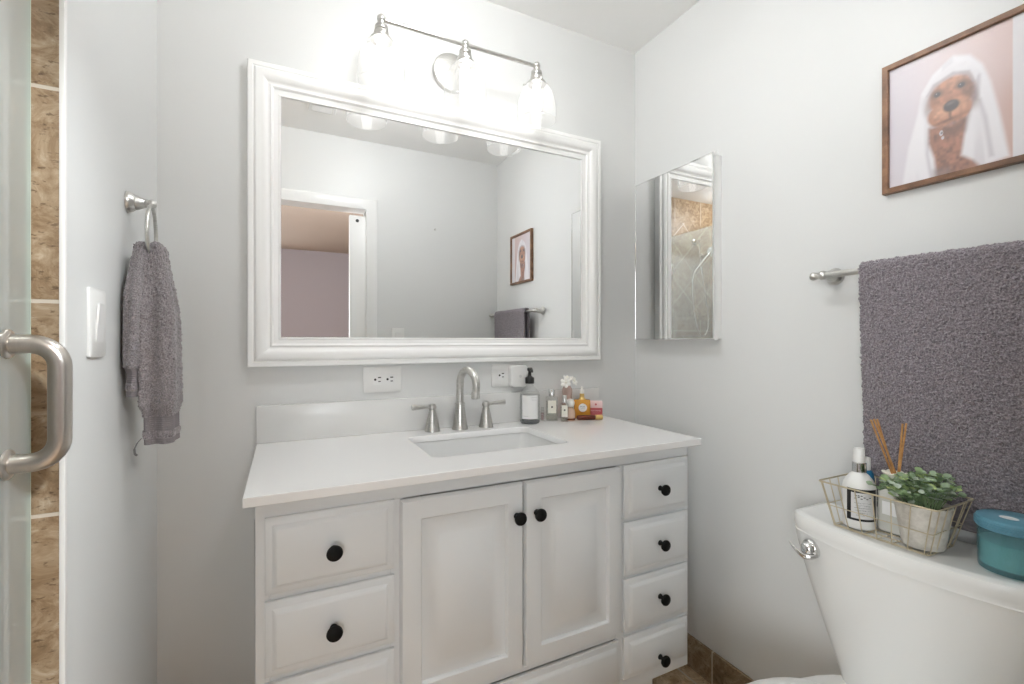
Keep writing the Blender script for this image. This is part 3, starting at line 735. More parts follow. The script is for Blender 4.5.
img = mix(img, c3(196, 158, 144), smoothstep(.66, .84, U)*(1-smoothstep(.35, .75, V))*.8)
towelp = poly([(.10, -.02), (.15, .30), (.22, .55), (.25, .70), (.33, .82), (.47, .905), (.58, .86), (.66, .75), (.71, .60), (.76, .36), (.82, .02), (.66, .00), (.60, -.02)], .02)
img = mix(img, c3(234, 232, 234), towelp)
img = mix(img, c3(206, 202, 206), towelp*(.55*smoothstep(.45, .75, vnoise(14, 3, 3))))
for pts in ([(.60, .50), (.62, .66), (.55, .76), (.57, .78), (.65, .68), (.63, .5)], [(.70, .05), (.66, .35), (.63, .5), (.65, .5), (.69, .35), (.73, .05)], [(.28, .70), (.40, .80), (.55, .80), (.55, .815), (.40, .82), (.27, .71)], [(.30, .42), (.28, .2), (.31, .0), (.33, .0), (.30, .2), (.32, .42)]):
    img = mix(img, c3(186, 180, 186), poly(pts, .018)*.7)
curl = vnoise(46, 46, 9); curl2 = vnoise(22, 22, 10)
fur = c3(146, 96, 74)[None, None]*(.45+.75*curl+.4*curl2)[..., None]
body = poly([(.30, .40), (.36, .40), (.50, .42), (.57, .46), (.55, .30), (.525, .12), (.60, .06), (.66, -.02), (.36, -.02), (.34, .15), (.30, .28)], .02)
img = img*(1-body[..., None])+fur*body[..., None]
img = mix(img, c3(128, 112, 108), poly([(.33, .06), (.45, .05), (.45, -.02), (.33, -.02)], .03)*.6)
img = mix(img, c3(96, 62, 48), poly([(.36, .43), (.46, .36), (.56, .40), (.60, .52), (.55, .30), (.42, .30)], .035)*.75)
img = mix(img, c3(176, 166, 170), np.maximum(blob(.447, .60, .185, .205, soft=.2)-blob(.447, .585, .15, .17, soft=.2), 0)*.7*towelp)
face = np.maximum(blob(.455, .60, .152, .150, soft=.16), np.maximum(blob(.405, .48, .112, .100, soft=.16), blob(.50, .48, .095, .090, soft=.16))); ff = c3(172, 116, 86)[None, None]*(.56+.5*curl+.38*curl2)[..., None]
img = img*(1-face[..., None])+ff*face[..., None]
for cx_, cy_, a_, b_, r_, col, w_ in ((.575, .60, .045, .14, .25, (104, 66, 50), .7), (.325, .62, .035, .10, -.3, (120, 78, 58), .55), (.47, .70, .11, .045, 0, (196, 142, 108), .5), (.40, .50, .085, .055, 0, (206, 154, 120), .6), (.515, .505, .07, .055, 0, (204, 150, 116), .55), (.435, .60, .035, .09, .1, (150, 98, 72), .5)):
    img = mix(img, c3(*col)*(.8+.4*curl[..., None]), blob(cx_, cy_, a_, b_, r_, soft=.5)*w_)
img = mix(img, c3(96, 60, 48), blob(.425, .42, .080, .012, .12, soft=.8)*.7)
img = mix(img, c3(56, 44, 46), blob(.458, .525, .055, .044, .12, soft=.25)); img = mix(img, c3(112, 98, 98), blob(.450, .545, .030, .012, .1, soft=.8)*.6); img = mix(img, c3(70, 46, 40), blob(.450, .462, .010, .03, soft=.8)*.7)
for ex, ey in ((.362, .648), (.524, .655)):
    img = mix(img, c3(92, 58, 46), blob(ex, ey+.006, .042, .034, soft=.6)*.8); img = mix(img, c3(34, 26, 26), blob(ex, ey, .022, .019, soft=.4)); img = mix(img, c3(190, 180, 180), blob(ex-.006, ey+.007, .004, .004, soft=.6)*.8)
img = mix(img, c3(232, 230, 232), poly([(.27, .66), (.33, .745), (.47, .785), (.58, .745), (.615, .66), (.64, .70), (.60, .80), (.47, .85), (.33, .80), (.25, .70)], .014)*.85)
img = mix(img, c3(170, 162, 168), poly([(.28, .665), (.335, .738), (.47, .776), (.575, .738), (.61, .655), (.60, .65), (.565, .72), (.47, .758), (.345, .72), (.29, .66)], .012)*.6)
img = mix(img, c3(200, 200, 205), np.maximum(blob(.389, .335, .013, .022), blob(.40, .295, .010, .014))*.8); img = mix(img, c3(110, 104, 110), blob(.392, .335, .006, .010))
img = mix(img, c3(226, 224, 226), smoothstep(.835, .841, U)); img = np.clip(img*.86+.10, 0, 1)*np.array([.97, .965, .985])
PP = np.stack([np.full_like(U, W-.0095), py0-.0127-(U*.2496), pz0+.0127+V*.2806], 2)
mb = grid_mb(PP); pr = obj('photo_print', mb, M['print'], pf, smooth=False)
ca = pr.data.color_attributes.new('Col', 'FLOAT_COLOR', 'POINT')
vs = np.empty(len(pr.data.vertices)*3); pr.data.vertices.foreach_get('co', vs); vs = vs.reshape(-1, 3); off = np.array(root_loc(pr))
ui = np.clip(np.rint((py0-.0127-(vs[:, 1]+off[1]))/.2496*(NU-1)), 0, NU-1).astype(int); vi = np.clip(np.rint((vs[:, 2]+off[2]-pz0-.0127)/.2806*(NV-1)), 0, NV-1).astype(int)
cc = np.ones((len(vs), 4)); cc[:, :3] = img[ui, vi]; ca.data.foreach_set('color', cc.ravel())
obj('backing_board', MB().box(W-.008, W-.001, py1+.005, py0-.005, pz0+.005, pz1-.005), M['kraft'], pf)

# ---------------------------------------------------------------- toilet
TYC, LZ1 = -1.0, .75
toi = thing('toilet', 'white two-piece toilet against the right wall with a chrome flush lever', 'toilet', (1.0, TYC, 0))
def tank_ring(hw, xb, xf_side, bow, z, n=24, rc=.014):
    """plan outline: straight back, bowed front, rounded front corners"""
    out = [(xb, TYC-hw, z), (xb, TYC+hw, z)]
    for k in range(n+1):
        t = -1+2*k/n                       # +y end to -y end
        y = TYC-hw*t
        e = max(0, (abs(t)-.93)/.07)
        x = xf_side-bow*(1-t*t)+rc*(1-math.sqrt(max(0, 1-e*e)))
        out.append((x, y, z))
    return out
mb = MB()
secs = [(.130, .034, .385), (.137, .032, .41), (.167, .022, .50), (.198, .010, .60), (.2205, .001, .69), (.2215, 0, .709)]
R = []
for hw, dxs, z in secs: R.append(tank_ring(hw, 1.262, 1.1300+dxs, .046, z))
mb.rings(R, True, True, True); obj('tank', mb, M['ceramic'], toi)
mb = MB()
R = [tank_ring(.2215, 1.266, 1.1265, .046, .7095), tank_ring(.2205, 1.270, 1.128, .047, .712), tank_ring(.222, 1.270, 1.126, .047, .722), tank_ring(.222, 1.270, 1.126, .047, .738), tank_ring(.2195, 1.268, 1.1285, .047, .746), tank_ring(.213, 1.264, 1.134, .046, .7495), tank_ring(.206, 1.259, 1.14, .045, LZ1), tank_ring(.199, 1.254, 1.146, .044, LZ1-.0012)]
mb.rings(R, True, True, True); obj('tank_lid', mb, M['ceramic'], toi, angle=40)
lx, ly, lz = 1.104, -.838, .680
mb = MB(); mb.lathe([(.0215, -.012), (.0215, .001), (.020, .004), (.0165, .006), (.0155, .010), (.012, .0155), (.006, .018), (0, .0185)], (lx, ly, lz), 32, (-.95, .30, 0))
pth = [(lx-.0045, ly-.021, lz-.008), (lx-.015, ly-.013, lz-.0135), (lx-.0215, ly+.001, lz-.0135), (lx-.0245, ly+.014, lz-.007), (lx-.0245, ly+.026, lz+.002), (lx-.023, ly+.035, lz+.010)]
R = []
for c, w, th in zip(pth, (.004, .0055, .006, .005, .004, .002), (.002, .0032, .0034, .003, .0026, .0015)):
    R.append([(c[0]+th*math.cos(2*PI*k/12), c[1]+.3*th*math.cos(2*PI*k/12), c[2]+w*math.sin(2*PI*k/12)) for k in range(12)])
mb.rings(R, True, True, True); obj('flush_lever', mb, M['chrome'], toi)
def egg(hw, xb, xf_, z, n=40):
    out = []
    for k in range(n):
        a = 2*PI*k/n; c, s = math.cos(a), math.sin(a)
        L = (xb-.80) if c > 0 else (.80-xf_)
        p = .55 if c > 0 else 1.0
        x = .80+L*(abs(c)**p)*(1 if c > 0 else -1); out.append((x, TYC+hw*(abs(s)**(.6 if c > 0 else 1))*(1 if s > 0 else -1)*(1 if c < 0 else 1-.10*c*c), z))
    return out
mb = MB(); R = [egg(.115, 1.20, .60, .001), egg(.118, 1.20, .59, .02), egg(.105, 1.20, .62, .10), egg(.12, 1.2, .60, .2), egg(.155, 1.21, .55, .30), egg(.178, 1.225, .52, .36), egg(.182, 1.23, .515, .383), egg(.17, 1.22, .53, .385)]
mb.rings(R, True, True, True); obj('bowl', mb, M['ceramic'], toi)
mb = MB(); R = [egg(.178, 1.06, .52, .3855), egg(.183, 1.065, .515, .39), egg(.183, 1.065, .515, .401), egg(.178, 1.06, .52, .404)]; mb.rings(R, True, True, True); obj('toilet_seat', mb, M['whitepl'], toi)
mb = MB(); R = [egg(.178, 1.065, .518, .4045), egg(.184, 1.07, .513, .408), egg(.184, 1.07, .513, .416), egg(.176, 1.062, .522, .423), egg(.15, 1.035, .56, .427), egg(.05, .9, .7, .429)]; mb.rings(R, True, True, True); obj('seat_lid', mb, M['whitepl'], toi)
for s in (-1, 1): obj('seat_hinge', MB().lathe([(.014, 0), (.014, .02), (.01, .026), (0, .027)], (1.085, TYC+s*.075, .384), 16), M['whitepl'], toi)

# ---------------------------------------------------------------- wire basket on the tank
Z0 = LZ1+.0018
bb = (1.111, 1.216, -1.057, -.884); bt_ = (1.080, 1.229, -1.083, -.871); zt = .851
bk = thing('wire_basket', 'small gold wire basket on the toilet tank lid holding bottles and a plant', 'basket', ((bb[0]+bb[1])/2, -.97, LZ1))
def lerp4(t): return tuple(bb[i]+(bt_[i]-bb[i])*t for i in range(4))
def brect(t, z, r=.006):
    a = lerp4(t); return rrect(a[0], a[1], a[2], a[3], z, r, 3)
mb = MB(); mb.tube(brect(1, zt), .0018, 8, True); obj('rim_wire', mb, M['wire'], bk)
mb = MB()
for t in (0, .47): mb.tube(brect(t, Z0+(zt-Z0)*t), .0010, 6, True)
def wire(p, q, r=.0010): mb.tube([p, q], r, 6)
for k in range(7):
    f = k/6; yb = bb[2]+(bb[3]-bb[2])*(.04+.92*f); yt = bt_[2]+(bt_[3]-bt_[2])*(.04+.92*f)
    for i in (0, 1): wire((bb[i], yb, Z0), (bt_[i], yt, zt))
    wire((bb[0], yb, Z0), (bb[1], yb, Z0))
for k in range(5):
    f = k/4; xb = bb[0]+(bb[1]-bb[0])*(.06+.88*f); xt = bt_[0]+(bt_[1]-bt_[0])*(.06+.88*f)
    for i in (2, 3): wire((xb, bb[i], Z0), (xt, bt_[i], zt))
    wire((xb, bb[2], Z0), (xb, bb[3], Z0))
obj('wire_grid', mb, M['wire'], bk)
ZB = Z0+.0015

# white lotion bottle
cx, cy, r = 1.150, -.918, .0305
lo = thing('lotion_bottle', 'white pump bottle with black framed paper label and silver collar in the wire basket', 'bottle', (cx, cy, ZB))
obj('bottle_body', MB().lathe([(r-.004, 0), (r-.001, .002), (r, .006), (r, .088), (r-.001, .096), (r-.006, .106), (.018, .115), (.0125, .120), (.0115, .123), (0, .123)], (cx, cy, ZB), 40), M['whitepl'], lo)
obj('silver_collar', MB().lathe([(.0125, .121), (.0135, .122), (.0135, .141), (.0125, .142), (0, .142)], (cx, cy, ZB), 28), M['chrome'], lo)
obj('pump_cap', MB().lathe([(.0115, .1425), (.0115, .156), (.0105, .1585), (.0105, .170), (.009, .1735), (0, .174)], (cx, cy, ZB), 28), M['whitepl'], lo)
va = math.atan2(-1.5-cy, 0-cx)+.22          # the label faces the room
def wrap(rr_, a0, a1, z0, z1, n=20):
    m = MB(); m.rings([[(cx+rr_*math.cos(va+a0+(a1-a0)*k/n), cy+rr_*math.sin(va+a0+(a1-a0)*k/n), z) for k in range(n+1)] for z in (z0, z1)], False); return m
lb = obj('label', wrap(r+.0004, -1.0, 1.0, ZB+.020, ZB+.089), M['blackink'], lo); lb['label'] = 'black bordered label'
obj('label_panel', wrap(r+.0007, -.70, .70, ZB+.025, ZB+.081), M['labelgrey'], lb)
mb = MB(); pl = lambda u, z: (cx+(r+.001)*math.cos(va+u), cy+(r+.001)*math.sin(va+u), z)
text_marks(mb, -.50, .50, ZB+.068, ZB+.076, pl, 6); obj('heading_print', mb, M['blackink'], lb)
mb = MB()
for k, (a, n) in enumerate(((.5, 10), (.42, 9), (.5, 11), (.46, 10), (.3, 6), (.4, 8))): text_marks(mb, -a, a, ZB+.058-k*.0052, ZB+.0602-k*.0052, pl, n)
obj('small_print', mb, M['ink'], lb)
# blue bottle behind it
cx, cy, r = 1.198, -.906, .0165
bl = thing('blue_bottle', 'slim blue bottle with white cap behind the white pump bottle', 'bottle', (cx, cy, ZB))
obj('bottle_body', MB().lathe([(r-.002, 0), (r, .003), (r, .108), (r-.003, .114), (.011, .117), (0, .117)], (cx, cy, ZB), 28), M['blue'], bl)
obj('cap', MB().lathe([(.0105, .1175), (.0105, .143), (.009, .145), (0, .145)], (cx, cy, ZB), 24), M['whitepl'], bl)
# reed diffuser
cx, cy = 1.190, -.968
df = thing('reed_diffuser', 'frosted reed diffuser with flower stopper and wooden reeds in the wire basket', 'reed diffuser', (cx, cy, ZB))
mb = MB(); R = [rrect(cx-w, cx+w, cy-w, cy+w, ZB+z, rr_) for w, z, rr_ in ((.022, 0, .008), (.0245, .003, .008), (.0245, .082, .008), (.022, .092, .009), (.012, .100, .009), (.010, .103, .008), (.010, .112, .008))]
mb.rings(R, True, True, True); obj('bottle_body', mb, M['diffuser'], df)
mb = MB(); va = math.atan2(-1.5-cy, -cx)
mb.box(.0250, .0254, -.013, .016, .038, .066); mb.xf(0, Matrix.Translation((cx, cy, ZB)) @ Matrix.Rotation(PI, 4, 'Z')); obj('label', mb, M['paper'], df)
mb = MB()
for k in range(7):
    a = 2*PI*k/7; n0 = mb.mark(); mb.sphere((0, 0, 0), .0125, 12, 1.0, .75, .38); mb.xf(n0, Matrix.Translation((cx+.0135*math.cos(a), cy+.0135*math.sin(a), ZB+.121)) @ Matrix.Rotation(a, 4, 'Z') @ Matrix.Rotation(-.5, 4, 'Y'))
mb.lathe([(.010, .1125), (.012, .118), (.008, .124), (0, .125)], (cx, cy, ZB), 20)
obj('flower_stopper', mb, M['cream'], df)
ru = Vector((.896, -.444, 0)); fu = Vector((.444, .896, 0))
for dxr, dfr, h, sx0 in ((-.050, .004, .240, -.003), (-.044, -.006, .243, -.001), (-.040, .008, .241, .001), (.0175, .002, .232, .003), (.0205, -.004, .234, .004)):
    a = Vector((cx, cy, ZB+.122))+ru*sx0*2; b = Vector((cx, cy, ZB+h))+ru*dxr+fu*dfr
    obj('reed', MB().tube([tuple(a), tuple(b)], .0020, 8), M['reed'], df)
# potted plant
cx, cy = 1.157, -1.030
pp = thing('potted_plant', 'small green plant in a pale cement pot in the wire basket', 'potted plant', (cx, cy, ZB))
obj('pot', MB().lathe([(.030, 0), (.0335, .001), (.0345, .004), (.0455, .080), (.0455, .085), (.0425, .085), (.041, .074), (0, .074)], (cx, cy, ZB), 40), M['pot'], pp)
obj('soil', MB().lathe([(.041, .070), (.0405, .0755), (.02, .078), (0, .078)], (cx, cy, ZB), 24), M['soil'], pp)
stems = MB(); leaves = MB(); rng = random.Random(4)
M['leafs'] = [simple('leaf_green_%d' % i, lin(*c), .55) for i, c in enumerate(((104, 128, 92), (150, 170, 140), (190, 202, 186), (132, 156, 112), (172, 192, 130)))]
def leaf(c, nrm, up, L, wd):
    n = Vector(nrm).normalized(); u = (Vector(up)-n*Vector(up).dot(n)).normalized(); w = n.cross(u)
    out = []; rows = []
    for t, f, lift in ((0, .12, 0), (.18, .62, .02), (.42, 1.0, .05), (.68, .88, .05), (.88, .5, .02), (1, .08, -.03)):
        rows.append([c+u*(L*t)+w*(s*wd*f*.5)+n*(L*(lift+(.10*abs(s)))) for s in (-1, -.5, 0, .5, 1)])
    leaves.rings([[tuple(p) for p in r] for r in rows], False)
axis_r = ru
for k in range(64):
    a = rng.uniform(0, 2*PI); rad_ = math.sqrt(rng.random())
    reach = Vector((math.cos(a), math.sin(a), 0))*rad_
    side = reach.dot(axis_r); dep = reach.dot(fu)
    tip = Vector((cx, cy, ZB+.086))+axis_r*(side*(.085 if side > 0 else .100))+fu*(dep*.040)+Vector((0, 0, .050*(1-.55*rad_**2)+rng.uniform(-.012, .014)))
    if tip.x > 1.218: tip.x = 1.218-rng.random()*.012
    b = Vector((cx, cy, ZB+.076))+reach*.028
    mid = (b+tip)/2+Vector((0, 0, .012))
    stems.tube([tuple(b), tuple(mid), tuple(tip)], [.0011, .0009, .0006], 5)
    dirn = (tip-mid).normalized()
    for q in range(6):
        f = .35+.65*q/5; p = b.lerp(mid, min(1, f*2)) if f < .5 else mid.lerp(tip, (f-.5)*2)
        ang = rng.uniform(0, 2*PI); o_ = Vector((math.cos(ang), math.sin(ang), rng.uniform(-.1, .5))).normalized()
        nr = Vector((rng.uniform(-.6, .6), rng.uniform(-.6, .3), 1))-o_*.3
        leaves.cur = rng.choice((0, 0, 1, 1, 2, 2, 3, 4)) if q < 5 else rng.choice((1, 3, 4))
        leaf(p, nr, o_+dirn*.4, rng.uniform(.011, .016), rng.uniform(.012, .017))
obj('stems', stems, M['leafs'][3], pp)
lf = obj('foliage', leaves, M['leafs'], pp); lf['kind'] = 'stuff'

# teal candle jar
cx, cy = 1.181, -1.152
cj = thing('candle_jar', 'teal glass candle jar with matching lid on the toilet tank lid', 'candle', (cx, cy, LZ1))
zc = LZ1+.0006
obj('jar', MB().lathe([(.042, 0), (.0455, .001), (.0465, .004), (.0475, .072), (.0470, .074), (.0445, .074), (.0440, .009), (0, .009)], (cx, cy, zc), 48), M['teal'], cj)
obj('wax', MB().lathe([(.040, .0095), (.0435, .0095), (.0437, .052), (.040, .053), (0, .0525)], (cx, cy, zc), 40), M['wax'], cj)
mb = MB(); mb.lathe([(.0470, .0745), (.0490, .0750), (.0495, .077), (.0497, .091), (.0485, .0935), (.046, .0945), (0, .0945)], (cx, cy, zc), 48)
ld = obj('jar_lid', mb, M['teallid'], cj)
mb = MB()
for k in range(64):
    for row in range(3):
        a = 2*PI*(k+.5*(row % 2))/64; mb.sphere((cx+.0497*math.cos(a), cy+.0497*math.sin(a), zc+.0795+row*.0042), .0019, 6)
obj('lid_texture', mb, M['teallid'], ld)
obj('lid_sticker', MB().lathe([(.0001, 0), (.013, 0), (.013, .0004), (0, .0004)], (cx-.006, cy+.004, zc+.0946), 24, sx=.75, sy=1.0), M['paper'], ld)

# ---------------------------------------------------------------- bottles on the counter
ZC = CZ1+.0006
def facing(cx, cy, turn=0): return math.atan2(-1.5-cy, -cx)+turn
# soap dispenser
cx, cy, r = .785, -.056, .0355
sd = thing('soap_dispenser', 'clear glass soap bottle with white label and black pump on the countertop', 'soap dispenser', (cx, cy, ZC))
obj('bottle_glass', MB().lathe([(r-.003, 0), (r, .004), (r, .096), (r-.002, .106), (r-.010, .119), (.018, .126), (.0135, .130), (.0130, .134), (.0130, .140)], (cx, cy, ZC), 40), M['clear'], sd)
bg = obj('liquid', MB().lathe([(r-.005, .003), (r-.0018, .006), (r-.0018, .099), (0, .099)], (cx, cy, ZC), 36), thin_glass('clear_soap', (.955, .96, .965), 1.1), sd)
obj('glass_base', MB().lathe([(r-.003, .0003), (r-.0006, .004), (r-.0006, .008), (0, .008)], (cx, cy, ZC), 36), simple('dark_base', lin(92, 94, 96), .2), sd)
va = facing(cx, cy, .12)
lb = obj('label', wrap(r+.0005, -.95, .75, ZC+.018, ZC+.100), M['paper'], sd)
mb = MB(); pl = lambda u, z: (cx+(r+.0009)*math.cos(va+u), cy+(r+.0009)*math.sin(va+u), z)
for a, b, z, n in ((.0, .62, .0915, 9), (.05, .62, .083, 8), (-.85, -.25, .0265, 8)):
    mb = MB(); text_marks(mb, a, b, ZC+z, ZC+z+.002, pl, n); obj('print_line', mb, M['ink'], lb)
mb = MB(); mb.lathe([(.0155, .139), (.016, .140), (.016, .158), (.015, .160), (.008, .164), (.0055, .168), (.0050, .186), (0, .186)], (cx, cy, ZC), 28)
pm = obj('pump', mb, M['blackpl'], sd)
mb = MB(); n0 = mb.mark(); mb.lathe([(.0050, 0), (.0095, .003), (.0095, .010), (.007, .013), (0, .0135)], (0, 0, .182), 20); mb.tube([(0, 0, .189), (.02, 0, .1895), (.032, 0, .186), (.035, 0, .181)], [.0055, .0048, .004, .0035], 12); mb.xf(n0, Matrix.Translation((cx, cy, ZC)) @ Matrix.Rotation(facing(cx, cy, .25), 4, 'Z')); obj('pump_nozzle', mb, M['blackpl'], pm)

def square_bottle(name, label, cat, cx, cy, w, d, h, turn, glass, liquid=None, group=None):
    t = thing(name, label, cat, (cx, cy, ZC), group); T = Matrix.Translation((cx, cy, ZC)) @ Matrix.Rotation(facing(cx, cy, turn)+PI/2, 4, 'Z')
    mb = MB(); R = [rrect(-w/2+i, w/2-i, -d/2+i, d/2-i, z, .003) for z, i in ((0, .001), (.002, 0), (h-.002, 0), (h, .0015), (h+.0005, w*.25))]
    mb.rings(R, True, True, True); mb.xf(0, T); obj('bottle_glass', mb, glass, t)
    if liquid:
        mb = MB(); mb.rings([rrect(-w/2+.002, w/2-.002, -d/2+.002, d/2-.002, z, .002) for z in (.003, h*.80)], True, True, True); mb.xf(0, T); obj('perfume', mb, liquid, t)
    return t, T
faint = thin_glass('pale_perfume', (.93, .935, .90), 1.1, haze=.15, hazecol=(.85, .86, .8))
t, T = square_bottle('perfume_bottle', 'tall square clear perfume bottle with silver cap and cream label on the countertop', 'perfume', .879, -.050, .042, .028, .088, .1, M['clear'], faint)
mb = MB(); mb.lathe([(.010, .0886), (.0125, .0895), (.0125, .112), (.0115, .114), (0, .114)], n=24); mb.xf(0, T); obj('cap', mb, M['chrome'], t)
mb = MB(); mb.box(-.015, .015, -.0150, -.0144, .028, .074); mb.xf(0, T); lb = obj('label', mb, M['cream'], t)
mb = MB(); mb.box(-.003, .003, -.0155, -.0151, .0475, .0535); mb.xf(0, T); obj('emblem', mb, M['blackink'], lb)
t, T = square_bottle('perfume_bottle', 'small slim clear perfume bottle with cream label in front of the tall square one', 'perfume', .9065, -.092, .027, .021, .066, .1, M['clear'], faint)
mb = MB(); mb.lathe([(.007, .0666), (.009, .0675), (.009, .094), (.008, .0955), (0, .0955)], n=24); mb.xf(0, T); obj('cap', mb, M['chrome'], t)
mb = MB(); mb.box(-.0105, .0105, -.0115, -.0109, .018, .060); mb.xf(0, T); lb = obj('label', mb, M['cream'], t)
mb = MB(); mb.box(-.0026, .0026, -.0120, -.0116, .040, .0452); mb.xf(0, T); obj('emblem', mb, M['blackink'], lb)
# tiny glass vial left of them
t, T = square_bottle('sample_vial', 'tiny clear glass vial with pink liquid beside the tall perfume bottle', 'perfume', .846, -.040, .013, .013, .036, .1, M['clear'], thin_glass('pink_liquid', (.93, .8, .8), 1.1, haze=.1))
mb = MB(); mb.lathe([(.0045, .0366), (.0055, .037), (.0055, .049), (0, .0495)], n=16); mb.xf(0, T); obj('cap', mb, M['clear'], t)
# daisy bottle
cx, cy = .950, -.044
db = thing('perfume_bottle', 'blush glass perfume bottle topped with white rubber flowers at the back of the group', 'perfume', (cx, cy, ZC))
obj('bottle_glass', MB().lathe([(.016, 0), (.019, .003), (.021, .03), (.021, .055), (.017, .085), (.019, .100), (.018, .112), (.012, .122), (.0075, .125), (.0075, .131), (0, .131)], (cx, cy, ZC), 32), M['blush'], db)
cp = obj('cap', MB().lathe([(.009, .1255), (.011, .127), (.011, .139), (.009, .142), (0, .142)], (cx, cy, ZC), 24), M['gold'], db)
def flower(c, d, rr_):
    d = Vector(d).normalized(); q = Vector((0, 0, 1)).rotation_difference(d).to_matrix().to_4x4()
    mb = MB()
    for k in range(6):
        n0 = mb.mark(); mb.sphere((0, 0, 0), rr_*.46, 12, 1, .72, .3); mb.xf(n0, Matrix.Translation(c) @ q @ Matrix.Rotation(2*PI*k/6, 4, 'Z') @ Matrix.Translation((rr_*.56, 0, .001)) @ Matrix.Rotation(-.25, 4, 'Y'))
    f = obj('flower', mb, M['petal'], cp); mb = MB(); mb.sphere(tuple(Vector(c)+d*.003), rr_*.22, 12); obj('flower_centre', mb, M['cream'], cp)
vv = Vector((-.5, -.85, .15))
flower((cx-.020, cy-.022, ZC+.137), (-.55, -.8, .25), .021)
flower((cx+.022, cy-.010, ZC+.140), (.35, -.8, .45), .019)
flower((cx+.004, cy+.006, ZC+.152), (0, -.3, 1), .017)
# round white cap bottle
cx, cy = .938, -.082
rb_ = thing('cosmetic_jar', 'peach cosmetic bottle with round white ball cap between slim perfume and amber bottle', 'cosmetics', (cx, cy, ZC))
obj('bottle_glass', MB().lathe([(.016, 0), (.018, .002), (.018, .030), (.016, .040), (.010, .045), (.009, .049), (0, .049)], (cx, cy, ZC), 32), M['peach'], rb_)
mb = MB(); mb.sphere((cx, cy, ZC+.0635), .0163, 24); obj('ball_cap', mb, M['petal'], rb_)
mb = MB(); mb.lathe([(.0183, .004), (.0184, .004), (.0184, .010), (.0183, .010)], (cx, cy, ZC), 32, caps=False); obj('dark_band', mb, M['brownpl'], rb_)
# amber bottle
t, T = square_bottle('oil_bottle', 'square amber oil bottle with round white label and white dropper tip', 'cosmetics', 1.008, -.056, .060, .034, .070, .05, M['amber'])
mb = MB(); mb.lathe([(.014, .0700), (.0125, .074), (.009, .078), (.0085, .092), (0, .092)], n=24); mb.xf(0, T); obj('neck', mb, M['gold'], t)
mb = MB(); mb.lathe([(.0075, .0925), (.0085, .094), (.0080, .104), (.0045, .110), (.004, .117), (0, .119)], n=20); mb.xf(0, T); obj('dropper_tip', mb, M['petal'], t)
n0 = 0; mb = MB(); mb.lathe([(.0001, 0), (.0155, 0), (.0155, .0005), (0, .0005)], (0.002, -.0172, .041), 28, (0, -1, 0)); mb.xf(0, T); lb = obj('label', mb, M['paper'], t)
mb = MB(); pl = lambda u, z: tuple(T @ Vector((u, -.0182, z)))
text_marks(mb, -.007, .011, .0425, .0475, pl, 4); obj('print_line', mb, M['ink'], lb)
mb = MB(); text_marks(mb, -.006, .010, .037, .039, pl, 7); obj('print_line', mb, M['ink'], lb)
# brown tube with gold cap, lying down in front
t = thing('lipstick_tube', 'shiny brown cosmetic tube with gold cap lying in front of the amber bottle', 'cosmetics', (.99, -.108, ZC))
T = Matrix.Translation((.994, -.103, ZC+.0098)) @ Matrix.Rotation(-.30, 4, 'Z')
mb = MB(); mb.lathe([(.004, -.036), (.0075, -.0345), (.0092, -.030), (.0092, .030), (.008, .033), (0, .033)], (0, 0, 0), 24, (1, 0, 0)); mb.xf(0, T); obj('tube_body', mb, M['brownpl'], t)
mb = MB(); mb.lathe([(.0088, .0335), (.0092, .034), (.0092, .060), (.0085, .061), (0, .061)], (0, 0, 0), 24, (1, 0, 0)); mb.xf(0, T); obj('cap', mb, M['gold'], t)
# pink box
t = thing('cosmetic_box', 'pink and white cosmetic box at the right end of the bottles', 'cosmetics', (1.075, -.05, ZC))
T = Matrix.Translation((1.068, -.058, ZC)) @ Matrix.Rotation(facing(1.068, -.058, .1)+PI/2, 4, 'Z')
mb = MB(); mb.box(-.025, .025, -.017, .017, .0, .060); mb.xf(0, T); obj('box_body', mb, M['pinkbox'], t, bevel=.0012)
mb = MB(); mb.box(-.0253, .0253, -.0173, .0173, .036, .0604); mb.xf(0, T); tp = obj('box_top', mb, M['palepink'], t, bevel=.0012)
mb = MB(); mb.lathe([(.0001, 0), (.004, 0), (.004, .0004), (0, .0004)], (0, -.0174, .050), 16, (0, -1, 0)); mb.xf(0, T); obj('emblem', mb, M['pinkbox'], tp)
mb = MB(); pl = lambda u, z: tuple(T @ Vector((u, -.0176, z)))
text_marks(mb, -.019, .019, .024, .0285, pl, 8); text_marks(mb, -.012, .012, .017, .019, pl, 9); obj('box_print', mb, M['palepink'], t)

# ---------------------------------------------------------------- shower door, shower fittings
GX = -.326
sdoor = thing('shower_door', 'frameless clear glass shower door with a satin nickel pull on the left', 'shower door', (GX, -.99, .09))
g = obj('glass_panel', MB().box(GX-.0025, GX+.0025, OY+.02, -.598, .096, 2.02), [M['doorglass']], sdoor, smooth=False)
obj('glass_edge', MB().box(GX-.0026, GX+.0026, -.5985, -.5975, .096, 2.02), M['glassedge'], sdoor, smooth=False)
HX, HY = -.2705, -.664
mb = MB(); pts = []
za, zb, rr_ = 1.161, 1.003, .030
pts.append((GX+.0025, HY, za))
for k in range(9): a = PI/2*k/8; pts.append((HX-rr_+rr_*math.sin(a), HY, za-rr_+rr_*math.cos(a)))
for k in range(9): a = PI/2*k/8; pts.append((HX-rr_+rr_*math.cos(a), HY, zb+rr_-rr_*math.sin(a)))
pts.append((GX+.0025, HY, zb))
mb.tube(pts, .0125, 24)
hd = obj('pull_handle', mb, M['pull'], sdoor)
for zz_ in (za, zb): obj('flange', MB().lathe([(.0195, .0002), (.0195, .0025), (.018, .004), (.013, .005), (.013, .006)], (GX+.0025, HY, zz_), 28, (1, 0, 0)), M['pull'], hd)
